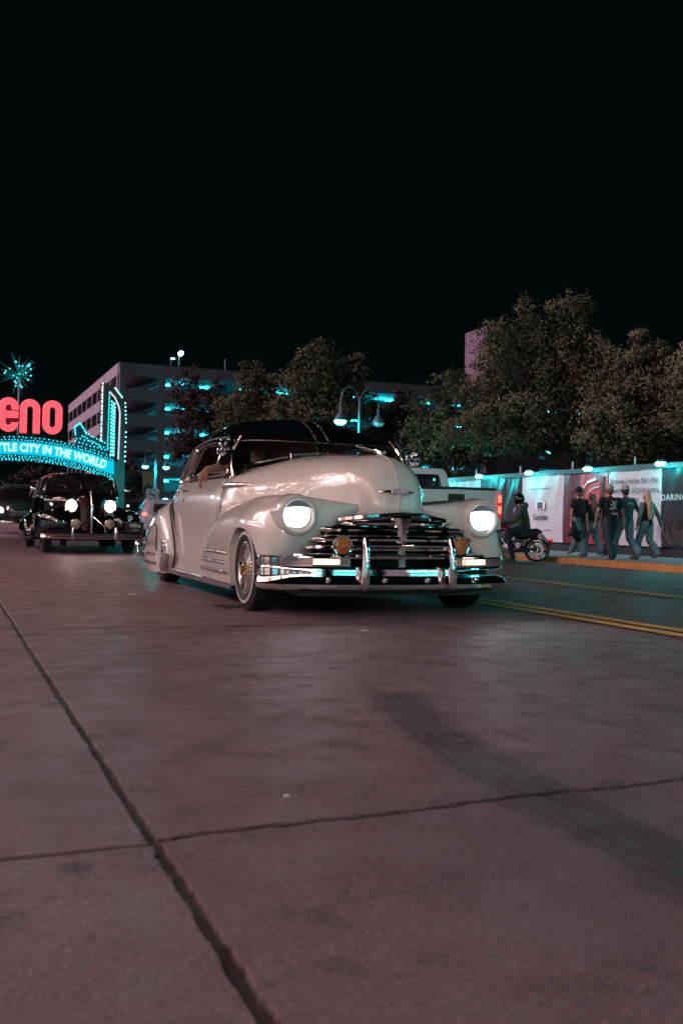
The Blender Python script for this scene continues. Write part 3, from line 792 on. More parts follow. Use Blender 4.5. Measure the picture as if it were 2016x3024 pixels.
for i, p in enumerate(path):   # upper rail with the parking lamps
    P.append([(p[0]-.055, p[1], .385), (p[0]-.025, p[1], .385), (p[0]-.012, p[1]*1.004, .376), (p[0]-.012, p[1]*1.006, .330), (p[0]-.03, p[1], .316)] if p[1] > .36 else None)
P.append([(x-.05, y+.002, .35+(z-.35)*.3) for x, y, z in P[-1]])
P = [r for r in P if r]
for s in (1, -1):
    b = MB(); b.sheet([[(x, y*s*(.955 if s > 0 else 1), z) for x, y, z in r] for r in P]); b.build('upper_rail', chrome, FB, ang=30)
    b = MB(); R_ = [(.575-.09*((y-.40)/.3)**2-.004, y*s) for y in np.linspace(.43, .60, 9)]
    path_x = lambda y: np.interp(y, [p[1] for p in path], [p[0] for p in path])
    ys_ = np.linspace(.445, .605, 9)
    b.sheet([[(path_x(y)-.004, y*s, .335), (path_x(y)+.003, y*s, .345), (path_x(y)+.003, y*s, .362), (path_x(y)-.004, y*s, .372)] for y in ys_])
    pk = b.build('parking_lamp', M['parklit'], FB)
    b = MB(); b.tube([(path_x(y)+.001, y*s, z) for y, z in [(.438, .331), (.61, .331), (.61, .376), (.438, .376)]], .005, 6, closed=True)
    b.build('lamp_frame', chrome, pk)
    # over-rider
    b = MB(); b.tube([(.735, .305*s, .18), (.748, .305*s, .205), (.752, .303*s, .26), (.750, .300*s, .36), (.740, .298*s, .45), (.725, .297*s, .50), (.710, .297*s, .512)], [.022, .031, .029, .027, .026, .022, .01], 12, sx=.95)
    b.build('over_rider', chrome, bump)
    for yy in (.15, .52):
        b = MB(); b.ball((path_x(yy)+.030, yy*s, .245), (.011, .016, .016)); b.build('bumper_bolt', chrome, bump)
    # amber fog lamp
    fx, fy, fz = .63, .415*s, .455
    b = MB(); b.lathe([(.02, -.10), (.045, -.07), (.062, -.03), (.067, .005), (.064, .014), (.055, .012)], (fx, fy, fz), 'X', 28)
    b.tube([(fx-.05, fy, fz-.06), (fx-.04, fy, fz-.16)], .012, 8)
    fg = b.build('fog_lamp', chrome, FB)
    b = MB(); b.lathe([(0, .024), (.030, .020), (.056, .010)], (fx, fy, fz), 'X', 24); b.build('amber_lens', M['amber'], fg)
b = MB(); b.tube([(.738, -.30, .462), (.748, -.15, .462), (.752, 0, .462), (.748, .15, .462), (.738, .30, .462)], .0125, 10); b.build('guard_bar', chrome, bump)
b = MB(); b.tube([(.758, -.055, .462), (.763, -.03, .462), (.768, 0, .462), (.763, .03, .462), (.758, .055, .462)], [.012, .020, .027, .020, .012], 12); b.build('guard_bar_knuckle', chrome, bump)
b = MB(); b.box((.40, -.25, .15), (.10, .34, .03)); b.box((.42, .15, .16), (.05, .2, .03)); b.box((.35, .42, .15), (.3, .04, .03)); b.box((-1.5, 0, .16), (4.2, 1.35, .05)); b.box((.1, -.1, .17), (.5, .9, .05))
b.build('chassis', M['rubber'], FB)
b = MB(); P = []
# hood: centre spine, emblem, ornament
b.tube([(hx+.003, 0, hz+.0005) for hx, _, hz in [G[0, j] for j in range(18, 49)]], .0045, 6); b.build('hood_spine', cream, FB)
b = MB(); b.tube([(.475, -.165, .806), (.525, -.11, .805), (.555, -.05, .805), (.567, 0, .806), (.555, .05, .805), (.525, .11, .805), (.475, .165, .806)], [.003, .011, .015, .016, .015, .011, .003], 10)
em = b.build('hood_emblem', chrome, FB)
b = MB(); b.prism([(-.055, .825), (-.058, .800), (-.03, .803), (-.03, .795), (.03, .795), (.03, .803), (.058, .800), (.055, .825), (.03, .822), (.03, .832), (-.03, .832), (-.03, .822)], .562, .585, 'YZ')
b.build('emblem_block', M['chrome'], em)
b = MB(); b.tube([(.28, 0, 1.065), (.22, 0, 1.092), (.10, 0, 1.110), (-.06, 0, 1.120)], [.008, .020, .017, .006], 10)
b.tube([(.29, 0, 1.072), (.305, 0, 1.078), (.25, 0, 1.096)], [.006, .014, .012], 8)
for s in (1, -1):
    P = []
    for t in np.linspace(0, 1, 7): P.append([(.24-.30*t, .012*s, 1.09+.035*t), (.18-.32*t, (.035+.02*t)*s, 1.11+.05*t)])
    b.sheet(P)
b.build('hood_ornament', chrome, FB, solid=.003)
b = MB(); b.box((.36, -.255, .79), (.012, .06, .05), rz=.0, R=Matrix.Rotation(.45, 3, 'Z')); 
# wipers
for s in (1, -1):
    b = MB(); b.cyl((-.79, .30*s, 1.085), (-.80, .30*s, 1.125), .014); b.tube([(-.80, .30*s, 1.12), (-.80, .12*s, 1.135), (-.81, -.02*s, 1.14)], [.008, .005, .004], 6)
    b.build('wiper', chrome, FB)
# wheels
def wheel(cx, cy, s, visible=True):
    """s=+1 outer face towards +y"""
    R0, w = .287, .165
    prof = [(.168, -.07), (.185, -.082), (.225, -.0865), (.262, -.080), (.279, -.066)]
    for k in range(5):
        h = -.058+k*.029; prof += [(.287, h-.011), (.287, h+.009), (.280, h+.011), (.280, h+.016)]
    prof = prof[:-2]; prof += [(.279, .068), (.262, .080), (.225, .0865), (.185, .082), (.168, .07)]
    t = MB(); t.lathe([(r, h*s) for r, h in prof], (cx, cy, .287), 'Y', 56); ty = t.build('tyre', M['rubber'], FB, ang=30)
    t = MB(); t.lathe([(.222, .0872*s), (.232, .0885*s), (.241, .0868*s), (.2425, .084*s)], (cx, cy, .287), 'Y', 56); t.build('whitewall', M['white_rubber'], ty)
    t = MB(); t.lathe([(r, h*s) for r, h in [(.172, .070), (.176, .078), (.168, .080), (.160, .070), (.150, .045), (.146, .0), (.146, -.07)]], (cx, cy, .287), 'Y', 48)
    rim = t.build('rim', M['trimchrome'], FB)
    t = MB(); n = 36
    for k in range(n):
        a = 2*pi*k/n; a2 = a+(.5 if k % 2 else -.5); h = .066 if k % 2 else .04
        t.tube([(cx+.036*cos(a2), cy+(.052 if k % 2 else .075)*s, .287+.036*sin(a2)), (cx+.150*cos(a), cy+.035*s if k % 2 else cy+.01*s, .287+.150*sin(a))], .0026, 5)
    t.build('wire_spokes', M['trimchrome'], rim)
    t = MB(); t.lathe([(.04, .0), (.042, .06*s), (.036, .088*s), (.02, .102*s), (0, .106*s)], (cx, cy, .287), 'Y', 20)
    for k in range(3):
        a = 2*pi*k/3+.4; t.tube([(cx, cy+.095*s, .287), (cx+.045*cos(a), cy+.10*s, .287+.045*sin(a)), (cx+.06*cos(a+.35), cy+.098*s, .287+.06*sin(a+.35))], [.014, .010, .004], 7)
    t.build('knock_off_hub', M['gold'], rim)
    t = MB(); t.lathe([(.0, -.0*s), (.146, -.0*s)], (cx, cy, .287), 'Y', 24); t.build('brake_drum', M['dark'], rim)
for cx, cy, s in ((.0, -.795, -1), (.0, .735, 1), (-3.06, -.775, -1), (-3.06, .755, 1)): wheel(cx, cy, s)
# rear bumper end seen past the tail
b = MB(); pth = spl([(-3.75, -.95), (-4.2, -.90), (-4.5, -.7), (-4.62, -.3), (-4.64, 0), (-4.62, .3), (-4.5, .7), (-4.2, .9), (-3.75, .95)], 6)
b.sheet([[(x, y, .36), (x*1.004, y*1.02, .33), (x*1.004, y*1.02, .25), (x, y, .2)] for x, y in pth]); b.build('rear_bumper', chrome, FB, solid=.01)
# cabin
b = MB()
for x, h in ((-1.85, 1.08), (-2.75, 1.06)):
    b.add(*cdt_sheet(rpoly([(-.62, .45), (.62, .45), (.60, h), (-.60, h)], .12), [], lambda y, z, x=x: (x+.02*cos(y*6)-.12*(z-.5), y, z), .1))
b.build('seat_back', M['seat'], FB, solid=.10)
b = MB(); b.box((-1.5, 0, .46), (.55, 1.3, .16)); b.build('seat_cushion', M['seat'], FB, bevel=.04)
b = MB(); P = []
for i in range(2, GRf.shape[0]-12): P.append([(p[0], y, p[2]-.03) for p, y in [(GRf[i, j], GRf[i, j][1]*.97) for j in range(GRf.shape[1])]])
b.sheet(P); both(b); b.build('headlining', M['seat'], FB)
b = MB(); b.box((-1.12, 0, .93), (.22, 1.30, .16)); b.build('dashboard', M['dark'], FB, bevel=.03)
b = MB(); b.lathe([(.19+.011*cos(a), .011*sin(a)) for a in np.linspace(0, 2*pi, 9)], (0, 0, 0), 'X', 32)
b.v = [(x-.30*z-1.32, y+.36, z+.98) for x, y, z in b.v]; b.tube([(-1.32, .18, .98), (-1.32, .54, .98)], .009, 6)
b.build('steering_wheel', M['dark'], FB)
b = MB(); b.tube([(-1.13, .03, 1.30), (-1.13, .03, 1.22)], .006, 6); b.ball((-1.13, .03, 1.205), (.012, .02, .018)); b.tube([(-1.13, .03, 1.2), (-1.13, .03, 1.12)], .003, 5)
b.build('hanging_charm', M['chrome'], FB)
b = MB(); b.box((-1.12, -.02, 1.275), (.02, .16, .035)); b.build('rear_view_mirror', chrome, FB, bevel=.01)
# ---------------------------------------------------------------- black 1930s sedan
M['blackcar'] = mat('aged_black_paint', (0.006, 0.004, 0.004), 0.12, coat=1.0, crough=0.05)
M['darkglass'] = mat('dark_glass', (0.012, 0.010, 0.011), 0.04, coat=.5, alpha=.8)
M['plaque'] = mat('plaque_brass', (0.50, 0.42, 0.30), 0.35, metal=.6)
M['foglens'] = mat('clear_ribbed_lens', (0.50, 0.36, 0.26), 0.15, metal=.6, bump=.6, bscale=120)
M['warmlamp'] = emat('warm_headlamp', (1.0, 0.78, 0.66), 5.0)
M['bead'] = emat('bead_lamp', (1.0, 0.85, 0.75), 3.0)
BK = thing('vintage_sedan', 'black 1930s sedan with lit round headlights and split windscreen, behind the cream car', 'car', (2.27, 17.15, 0), radians(-90)); BK.scale = (1, .94, 1)
bc = M['blackcar']
hullb = [
 col((.40,0,.25),(.44,0,.45),(.44,0,.70),(.40,0,.90),(.28,0,1.00),(.12,0,1.04)),
 col((.36,.09,.25),(.39,.09,.45),(.39,.09,.70),(.35,.09,.90),(.24,.075,1.0),(.06,0,1.045)),
 col((.24,.19,.25),(.27,.20,.45),(.27,.20,.70),(.23,.18,.90),(.14,.12,1.0),(0,0,1.05)),
 col((.05,.27,.25),(.05,.28,.45),(.05,.28,.70),(.02,.25,.90),(-.04,.16,1.01),(-.12,0,1.06)),
 col((-.4,.37,.25),(-.4,.40,.45),(-.4,.40,.72),(-.4,.35,.92),(-.42,.22,1.03),(-.45,0,1.08)),
 col((-.85,.60,.22),(-.85,.64,.45),(-.85,.64,.72),(-.85,.60,.92),(-.85,.38,1.06),(-.85,0,1.10)),
 col((-1.3,.70,.20),(-1.3,.74,.45),(-1.3,.75,.72),(-1.3,.72,.95),(-1.3,.64,1.0),(-1.3,.6,.98)),
 col((-2.2,.72,.20),(-2.2,.77,.45),(-2.2,.78,.72),(-2.2,.74,.96),(-2.2,.68,.99),(-2.2,.62,.97)),
 col((-3.2,.64,.22),(-3.2,.68,.45),(-3.2,.69,.72),(-3.2,.66,.95),(-3.2,.6,.98),(-3.2,.55,.96)),
 col((-4.0,.3,.25),(-4.1,.32,.45),(-4.05,.32,.7),(-3.95,.30,.9),(-3.9,.28,.93),(-3.85,.2,.9)),
]
b = MB(); b.sheet(surf(hullb, 6, 5)); both(b); b.build('body', bc, BK, merge=.001, ang=50)
roofb = [
 col((-.88,0,1.07),(-.89,.2,1.068),(-.93,.42,1.05),(-1.02,.62,1.0)),
 col((-1.02,0,1.28),(-1.03,.2,1.275),(-1.06,.40,1.25),(-1.13,.585,1.17)),
 col((-1.15,0,1.365),(-1.15,.22,1.36),(-1.18,.42,1.335),(-1.24,.59,1.26)),
 col((-1.6,0,1.40),(-1.6,.24,1.395),(-1.6,.46,1.37),(-1.6,.63,1.28)),
 col((-2.3,0,1.40),(-2.3,.24,1.395),(-2.3,.46,1.37),(-2.3,.64,1.28)),
 col((-3.0,0,1.34),(-3.0,.22,1.33),(-3.0,.42,1.30),(-3.0,.58,1.20)),
 col((-3.6,0,1.12),(-3.6,.18,1.11),(-3.6,.34,1.08),(-3.58,.46,1.0)),
 col((-3.95,0,.88),(-3.95,.12,.88),(-3.95,.2,.87),(-3.92,.26,.86)),
]
GB = surf(roofb, 6, 6)
b = MB(); b.sheet(GB[10:]); both(b); b.build('roof', bc, BK, merge=.001, ang=60)
b = MB(); b.tube([tuple(GB[12, j]+np.array([.012, 0, .012])) for j in range(GB.shape[1]-1, -1, -1)]+[tuple(GB[12, j]*np.array([1, -1, 1])+np.array([.012, 0, .012])) for j in range(1, GB.shape[1])], .007, 6); b.build('drip_rail', chrome, BK)
b = MB(); b.sheet([[tuple(GB[i, j]+np.array([-.01, 0, 0])) for j in range(GB.shape[1])] for i in range(0, 12)]); both(b); b.build('windscreen', M['darkglass'], BK, merge=.001)
b = MB(); b.tube([(-.865, 0, 1.08), (-1.01, 0, 1.285), (-1.12, 0, 1.36)], .008, 6)
b.build('windscreen_divider', chrome, BK)
for s in (1, -1):
    b = MB(); b.tube([(-.95, .63*s, .97), (-1.12, .598*s, 1.15), (-1.25, .60*s, 1.27)], [.035, .03, .03], 8, sx=.7); b.build('windscreen_pillar', bc, BK)
    P = []
    for x in np.linspace(-1.1, -3.3, 16):
        zt = np.interp(-x, [1.1, 1.3, 2.3, 3.0, 3.4], [1.10, 1.27, 1.27, 1.19, 1.05]); yt = np.interp(-x, [1.1, 1.6, 2.3, 3.4], [.605, .635, .645, .5])
        P.append([(x, np.interp(-x, [1.1, 2.2, 3.4], [.70, .74, .63])*s, .97), (x, (yt+.02)*s, zt)])
    b = MB(); b.sheet(P); b.build('side_window', M['darkglass'], BK)
    for x in (-1.28, -2.2, -3.1):
        b = MB(); b.tube([(x, .735*s, .97), (x-.03, .665*s, 1.26 if x > -3 else 1.17)], .03, 8, sx=.5); b.build('door_pillar', bc, BK)
    b = MB(); b.tube([(x, (np.interp(-x, [.85, 1.3, 2.2, 3.3], [.62, .735, .762, .67])+.006)*s, .955) for x in np.linspace(-.9, -3.3, 12)], .007, 6); b.build('belt_trim', chrome, BK)
    # fender: pontoon wing with drop skirt
    fb = [
     col((.46,.34,.30),(.50,.36,.45),(.49,.38,.60),(.40,.36,.70)),
     col((.50,.52,.30),(.55,.52,.46),(.52,.52,.63),(.38,.40,.72)),
     col((.46,.70,.28),(.52,.70,.46),(.47,.68,.66),(.28,.46,.76)),
     col((.36,.84,.24),(.42,.85,.44),(.36,.80,.66),(.14,.52,.78)),
     col((.18,.89,.20),(.22,.91,.42),(.16,.85,.66),(-.02,.52,.77)),
     col((-.1,.89,.20),(-.1,.91,.40),(-.12,.86,.63),(-.25,.52,.75)),
     col((-.40,.88,.18),(-.40,.89,.34),(-.42,.85,.54),(-.5,.55,.68)),
     col((-.75,.86,.18),(-.75,.87,.27),(-.78,.84,.42),(-.85,.62,.55)),
     col((-1.0,.85,.18),(-1.0,.86,.22),(-1.0,.83,.30),(-1.05,.68,.40)),
    ]
    Gq = surf(fb, 6, 8); ar = [(-.34,.0),(-.33,.30),(-.25,.48),(-.10,.58),(.08,.58),(.22,.50),(.32,.34),(.34,.0)]
    vs, fs = cutgrid(Gq, ar, imin=14); b = MB(); b.add(vs, fs)
    if s == -1: fl(b)
    b.build('front_fender', bc, BK, ang=60)
    b = MB(); b.box((0, .42*s, .36), (.8, .02, .5)); b.build('wheel_well', M['dark'], BK)
    rb = [col((-2.35,.76,.16),(-2.3,.77,.32),(-2.42,.76,.52),(-2.62,.74,.64)), col((-2.45,.90,.15),(-2.42,.92,.32),(-2.52,.88,.52),(-2.7,.78,.66)),
          col((-2.9,.93,.14),(-2.9,.95,.32),(-2.9,.90,.54),(-2.95,.74,.68)), col((-3.4,.90,.14),(-3.42,.92,.32),(-3.4,.86,.52),(-3.35,.68,.64)), col((-3.9,.6,.2),(-3.92,.6,.32),(-3.85,.56,.48),(-3.75,.5,.56))]
    b = MB(); b.sheet(surf(rb, 8, 6))
    if s == -1: fl(b)
    b.build('rear_fender', bc, BK, ang=60)
    b = MB(); b.box((-1.7, .80*s, .21), (1.5, .20, .04)); b.build('running_board', bc, BK, bevel=.01)
    # lamps
    b = MB(); b.lathe([(0, -.20), (.05, -.18), (.09, -.10), (.108, -.02), (.112, .02), (.100, .03)], (.30, .335*s, .78), 'X', 28); hb = b.build('headlamp', bc, BK)
    b = MB(); b.lathe([(0, .045), (.05, .04), (.102, .024)], (.30, .335*s, .78), 'X', 28); b.build('headlamp_lens', M['warmlamp'], hb)
    b = MB(); b.lathe([(0, -.10), (.06, -.06), (.086, 0), (.088, .02), (.078, .026)], (.62, .285*s, .49), 'X', 26); b.tube([(.60, .285*s, .42), (.58, .285*s, .33)], .012, 8); fg = b.build('fog_lamp', chrome, BK)
    b = MB(); b.lathe([(0, .045), (.04, .04), (.078, .022)], (.62, .285*s, .49), 'X', 24); b.build('fog_lens', M['foglens'], fg)
    b = MB(); b.ball((.20, .66*s, .80), (.05, .026, .026)); mk = b.build('marker_lamp', chrome, BK)
    b = MB(); b.ball((.25, .66*s, .80), (.012, .02, .02)); b.build('marker_bulb', M['bead'], mk)
    b = MB(); b.tube([(-1.0, .70*s, 1.0), (-.98, .82*s, 1.07)], .008, 6); b.ball((-.98, .86*s, 1.08), (.02, .055, .05)); b.build('side_mirror', chrome, BK)
    b = MB(); b.tube([(-.86, .22*s, 1.10), (-.88, .42*s, 1.17)], .006, 6); b.build('wiper', chrome, BK)
    b = MB(); b.tube([(.47, .03*s, .60), (.54, .12*s, .52), (.60, .20*s, .44), (.63, .22*s, .37)], .010, 8); b.build('grille_strut', chrome, BK)
    P = []
    for z in np.linspace(.36, .93, 33):
        P.append([(.452-.05*max(0, (z-.75)/.2)-1.55*(y-.03)**1.6+.006*(int(round((z-.36)/.0178)) % 2), y*s, z) for y in np.linspace(.03, .205*min(1, .72+.5*(z-.3)), 7)])
    b = MB(); b.sheet(P); b.build('grille', mat('grille_metal', (.022, .015, .015), .4, metal=1), BK, ang=20)
    for cx, sy in ((0, .715), (-2.95, .74)):
        b = MB(); b.lathe([(.19, -.07), (.24, -.08), (.30, -.075), (.325, -.05), (.325, .05), (.30, .075), (.24, .08), (.19, .07)], (cx, sy*s, .325), 'Y', 40); ty = b.build('tyre', M['rubber'], BK)
        b = MB(); b.lathe([(0, .03*s), (.06, .06*s), (.12, .03*s), (.19, .06*s)], (cx, sy*s, .325), 'Y', 28); b.build('wheel_rim', M['blackcar'], ty)
b = MB(); b.tube([(.455, 0, .33), (.47, 0, .5), (.47, 0, .75), (.435, 0, .92), (.33, 0, 1.01), (.2, 0, 1.045)], .021, 10, sx=.9); b.ball((.36, 0, 1.01), (.05, .03, .02)); b.build('nose_spine', chrome, BK)
P = []
for t in np.linspace(-1, 1, 31):
    y = .86*t; x = .80-.20*abs(t)**3; P.append([(x-.03, y, .345), (x, y, .34), (x+.012, y, .325), (x+.004, y, .312), (x+.012, y, .30), (x+.004, y, .285), (x+.012, y, .27), (x, y, .245), (x-.03, y, .24)])
b = MB(); b.sheet(P); bb = b.build('front_bumper', chrome, BK, ang=25)
for y in (-.36, .36):
    b = MB(); b.tube([(.83, y, .225), (.84, y, .26), (.84, y, .35), (.83, y, .42), (.81, y, .44)], [.018, .028, .028, .022, .008], 10); b.build('over_rider', chrome, bb)
b = MB(); b.box((.0, 0, .27), (.9, 1.3, .06)); b.box((-1.5, 0, .24), (3.6, 1.3, .06)); b.tube([(0, -.7, .26), (0, .7, .26)], .04, 8); b.build('chassis', M['rubber'], BK)
b = MB(); b.prism(rpoly([(-.155, -.085), (.155, -.085), (.155, .085), (-.155, .085)], .015), -.006, .006, 'YZ'); b.v = [(x+.80, y+.685, z+.445) for x, y, z in b.v]
pl = b.build('club_plaque', M['seam'], BK)
b = MB(); b.tube([(.81, .53, .36), (.81, .84, .36), (.81, .84, .53), (.81, .53, .53)], .006, 6, closed=True); b.build('plaque_frame', mat('plaque_frame_metal', (.2, .3, .3), .3, metal=1), pl)
vs, fs = text_mb('Viejitos', .088, .003, .003, shear=.0, spacing=.9); b = MB()
b.add([(.812+z, .685+x*.86, .462+y+.018*cos(x*12)) for x, y, z in vs], fs)
for k in range(5): b.add([(.814, .685-.045+.0225*k-.008, .41), (.814, .685-.045+.0225*k+.008, .41), (.814, .685-.045+.0225*k, .375+.01*(k % 2))], [(0, 1, 2)])
b.build('plaque_lettering', M['plaque'], pl)
b = MB(); b.lathe([(0, .0), (.035, .0), (.045, .01)], (.80, .60, .60), 'X', 16); b.tube([(.79, .60, .56), (.79, .60, .40)], .006, 6); b.build('accessory_mirror', chrome, BK)
for yy in (-.35, .35):
    capp = [((-1.75, yy, .75), .16, (-1.75, yy, 1.0), .15)]
# ---------------------------------------------------------------- dark green 1950s pickup at far left
M['green'] = mat('dark_green_paint', (0.012, 0.03, 0.028), 0.3, coat=1)
OT = thing('vintage_pickup', 'dark green old pickup truck with barred grille at the left edge of the photo', 'pickup truck', (2.29, 33.5, 0), radians(-90))
b = MB(); ht = [col((.30,0,.42),(.36,0,.62),(.34,0,.85),(.2,0,.98),(-.05,0,1.02)), col((.28,.3,.42),(.33,.32,.62),(.30,.30,.85),(.16,.26,.97),(-.1,.0,1.03)), col((.1,.46,.42),(.12,.48,.62),(.08,.46,.85),(-.05,.38,.98),(-.25,0,1.05)),
  col((-.5,.55,.4),(-.5,.57,.62),(-.5,.55,.88),(-.55,.46,1.02),(-.6,0,1.08)), col((-1.0,.72,.35),(-1.0,.75,.62),(-1.0,.73,.9),(-1.0,.62,1.06),(-.98,0,1.12))]
b.sheet(surf(ht, 5, 5)); both(b); b.build('hood', M['green'], OT, merge=.001)
cabn = [col((-.95,0,1.08),(-.96,.4,1.07),(-1.0,.68,1.02)), col((-1.15,0,1.42),(-1.16,.4,1.41),(-1.2,.64,1.34)), col((-1.3,0,1.58),(-1.3,.4,1.56),(-1.32,.62,1.46)), col((-1.7,0,1.63),(-1.7,.4,1.61),(-1.7,.66,1.5)), col((-2.15,0,1.56),(-2.15,.4,1.54),(-2.15,.64,1.44)), col((-2.25,0,1.0),(-2.25,.4,1.0),(-2.25,.7,1.0)), col((-2.25,0,.4),(-2.25,.4,.4),(-2.25,.74,.4))]
Gc = surf(cabn, 5, 6); b = MB(); b.sheet(Gc[6:]); both(b); b.build('cab', M['green'], OT, merge=.001)
b = MB(); b.sheet(Gc[:8]); both(b); b.build('windscreen', M['darkglass'], OT, merge=.001)
for s in (1, -1):
    b = MB(); b.prism([(-1.0, .35), (-2.25, .35), (-2.25, 1.0), (-1.0, 1.0)], .70*s, .75*s, 'XZ'); b.build('door', M['green'], OT, bevel=.02)
    b = MB(); b.prism([(-1.05, 1.0), (-1.3, 1.45), (-2.2, 1.42), (-2.25, 1.0)], .66*s, .69*s, 'XZ'); b.build('side_window', M['darkglass'], OT)
    fb2 = [col((.38,.45,.40),(.42,.5,.58),(.36,.5,.74),(.2,.42,.80)), col((.36,.68,.34),(.42,.7,.56),(.36,.66,.76),(.15,.48,.84)), col((.2,.84,.30),(.26,.87,.54),(.2,.8,.76),(0,.5,.85)), col((-.1,.88,.28),(-.1,.9,.5),(-.12,.84,.72),(-.25,.52,.82)), col((-.5,.86,.28),(-.5,.87,.4),(-.52,.82,.55),(-.6,.6,.66)), col((-.9,.84,.28),(-.9,.84,.32),(-.9,.8,.38),(-.95,.68,.45))]
    vs, fs = cutgrid(surf(fb2, 7, 6), [(-.36,0),(-.35,.35),(-.2,.58),(.1,.58),(.3,.36),(.32,0)], imin=10); b = MB(); b.add(vs, fs)
    if s == -1: fl(b)
    b.build('front_fender', M['green'], OT)
    b = MB(); b.lathe([(.13, -.05), (.13, .03), (.115, .045)], (.36, .62*s, .74), 'X', 20); h_ = b.build('headlamp_bezel', chrome, OT)
    b = MB(); b.lathe([(0, .07), (.06, .06), (.115, .04)], (.36, .62*s, .74), 'X', 20); b.build('headlamp_lens', M['warmlamp'], h_)
    for cx in (0, -2.9):
        b = MB(); b.lathe([(0, .02*s), (.2, .04*s), (.22, .08*s), (.31, .08*s), (.345, .05*s), (.345, -.08*s), (.2, -.08*s)], (cx, .74*s, .345), 'Y', 28); b.build('wheel', M['rubber'], OT)
for k in range(6):
    b = MB(); z = .42+.062*k; w = .52+.012*k; b.tube([(.40-.12*abs(t)**2, w*t, z) for t in np.linspace(-1, 1, 11)], .016, 8); b.build('grille_bar', chrome, OT)
b = MB(); b.sheet([[(.56-.12*abs(t)**2, .84*t, z) for z in (.44, .40, .34, .30)] for t in np.linspace(-1, 1, 15)]); b.build('front_bumper', chrome, OT, solid=.02)
b = MB(); b.box((-1.6, 0, .36), (3.4, 1.2, .1)); b.box((-3.3, 0, .62), (2.0, 1.45, .5)); b.build('cargo_bed', M['green'], OT)
b = MB(); b.tube([(-1.10, -.6, 1.52), (-.98, -.3, 1.55), (-.95, 0, 1.56), (-.98, .3, 1.55), (-1.10, .6, 1.52)], .018, 8); b.build('visor_edge', chrome, OT)
# ---------------------------------------------------------------- generic lofted modern bodies
def wheel_simple(p, cx, cy, s, R=.33, w=.22):
    b = MB(); b.lathe([(R*.66, -w/2), (R*.9, -w/2), (R, -w*.36), (R, w*.36), (R*.9, w/2), (R*.66, w/2)], (cx, cy, R), 'Y', 28); ty = b.build('tyre', M['rubber'], p)
    b = MB(); b.lathe([(0, w*.3*s), (R*.2, w*.32*s), (R*.3, w*.2*s), (R*.6, w*.35*s), (R*.67, w*.46*s)], (cx, cy, R), 'Y', 20); b.build('wheel_rim', M['alloy'], ty)
M['alloy'] = mat('alloy', (.45, .46, .47), .25, metal=1)
M['greycar'] = mat('silver_paint', (0.26, 0.27, 0.30), 0.3, coat=1, metal=.2)
M['taillit'] = emat('tail_lamp_glow', (1.0, 0.13, 0.09), 2.6)
M['tailred'] = mat('tail_lamp_plastic', (0.35, 0.01, 0.01), 0.2, coat=1, emit=(1, .02, .01), es=.6)
SU = thing('parked_hatchback', 'silver hatchback seen from behind, red tail lamp lit, left of the cream car tail', 'car', (6.95, 33.2, -.08), radians(84)); SU.scale = (.93, .93, .93)
nt_ = [col((-.02,0,.32),(-.06,0,.60),(-.02,0,.92),(.22,0,1.26),(.5,0,1.42)), col((0,.55,.32),(-.03,.56,.60),(0,.55,.92),(.24,.48,1.25),(.52,.42,1.41)), col((.16,.80,.32),(.14,.84,.60),(.15,.80,.92),(.34,.62,1.23),(.6,.52,1.38)),
  col((.6,.86,.30),(.6,.89,.60),(.6,.85,.92),(.7,.68,1.24),(.9,.56,1.42)), col((2.0,.87,.30),(2.0,.89,.60),(2.0,.85,.92),(2.0,.70,1.26),(2.0,.56,1.45)), col((2.7,.87,.3),(2.7,.88,.6),(2.7,.84,.92),(2.7,.70,1.12),(2.6,.56,1.38)), col((3.2,.86,.3),(3.2,.87,.6),(3.2,.80,.88),(3.2,.68,.95),(3.2,.5,.98)), col((4.1,.6,.3),(4.1,.6,.55),(4.05,.58,.7),(4.0,.5,.76),(3.95,.4,.78))]
Gs = surf(nt_, 6, 6); b = MB(); b.sheet(Gs); both(b); b.build('body', M['greycar'], SU, merge=.001)
b = MB(); b.sheet([[(.5, y, 1.415), (1.2, y*1.05, 1.46), (2.0, y*1.05, 1.47), (2.6, y, 1.385)] for y in np.linspace(-.56, .56, 7)]); b.build('roof', M['greycar'], SU)
b = MB(); b.add([(-.03+0.03, -.46, .95), (.03-.03, .46, .95), (.22, .42, 1.25), (.22, -.42, 1.25)], [(0, 1, 2, 3)]); b.v = [(x-.035, y, z) for x, y, z in b.v]; b.build('rear_window', M['darkglass'], SU)
for s in (1, -1):
    b = MB(); b.add([(.55, .868*s, .96), (2.6, .868*s, .96), (2.3, .72*s, 1.27), (.8, .70*s, 1.25)], [(0, 1, 2, 3)]); b.build('side_window', M['darkglass'], SU)
    b = MB(); b.ball((.06, .73*s, .86), (.06, .12, .07)); b.build('tail_lamp', M['taillit'], SU)
    for cx in (.75, 3.3): wheel_simple(SU, cx, .76*s, s)
b = MB(); b.box((-.05, 0, .42), (.12, 1.5, .16)); b.build('rear_bumper', M['greycar'], SU, bevel=.04)
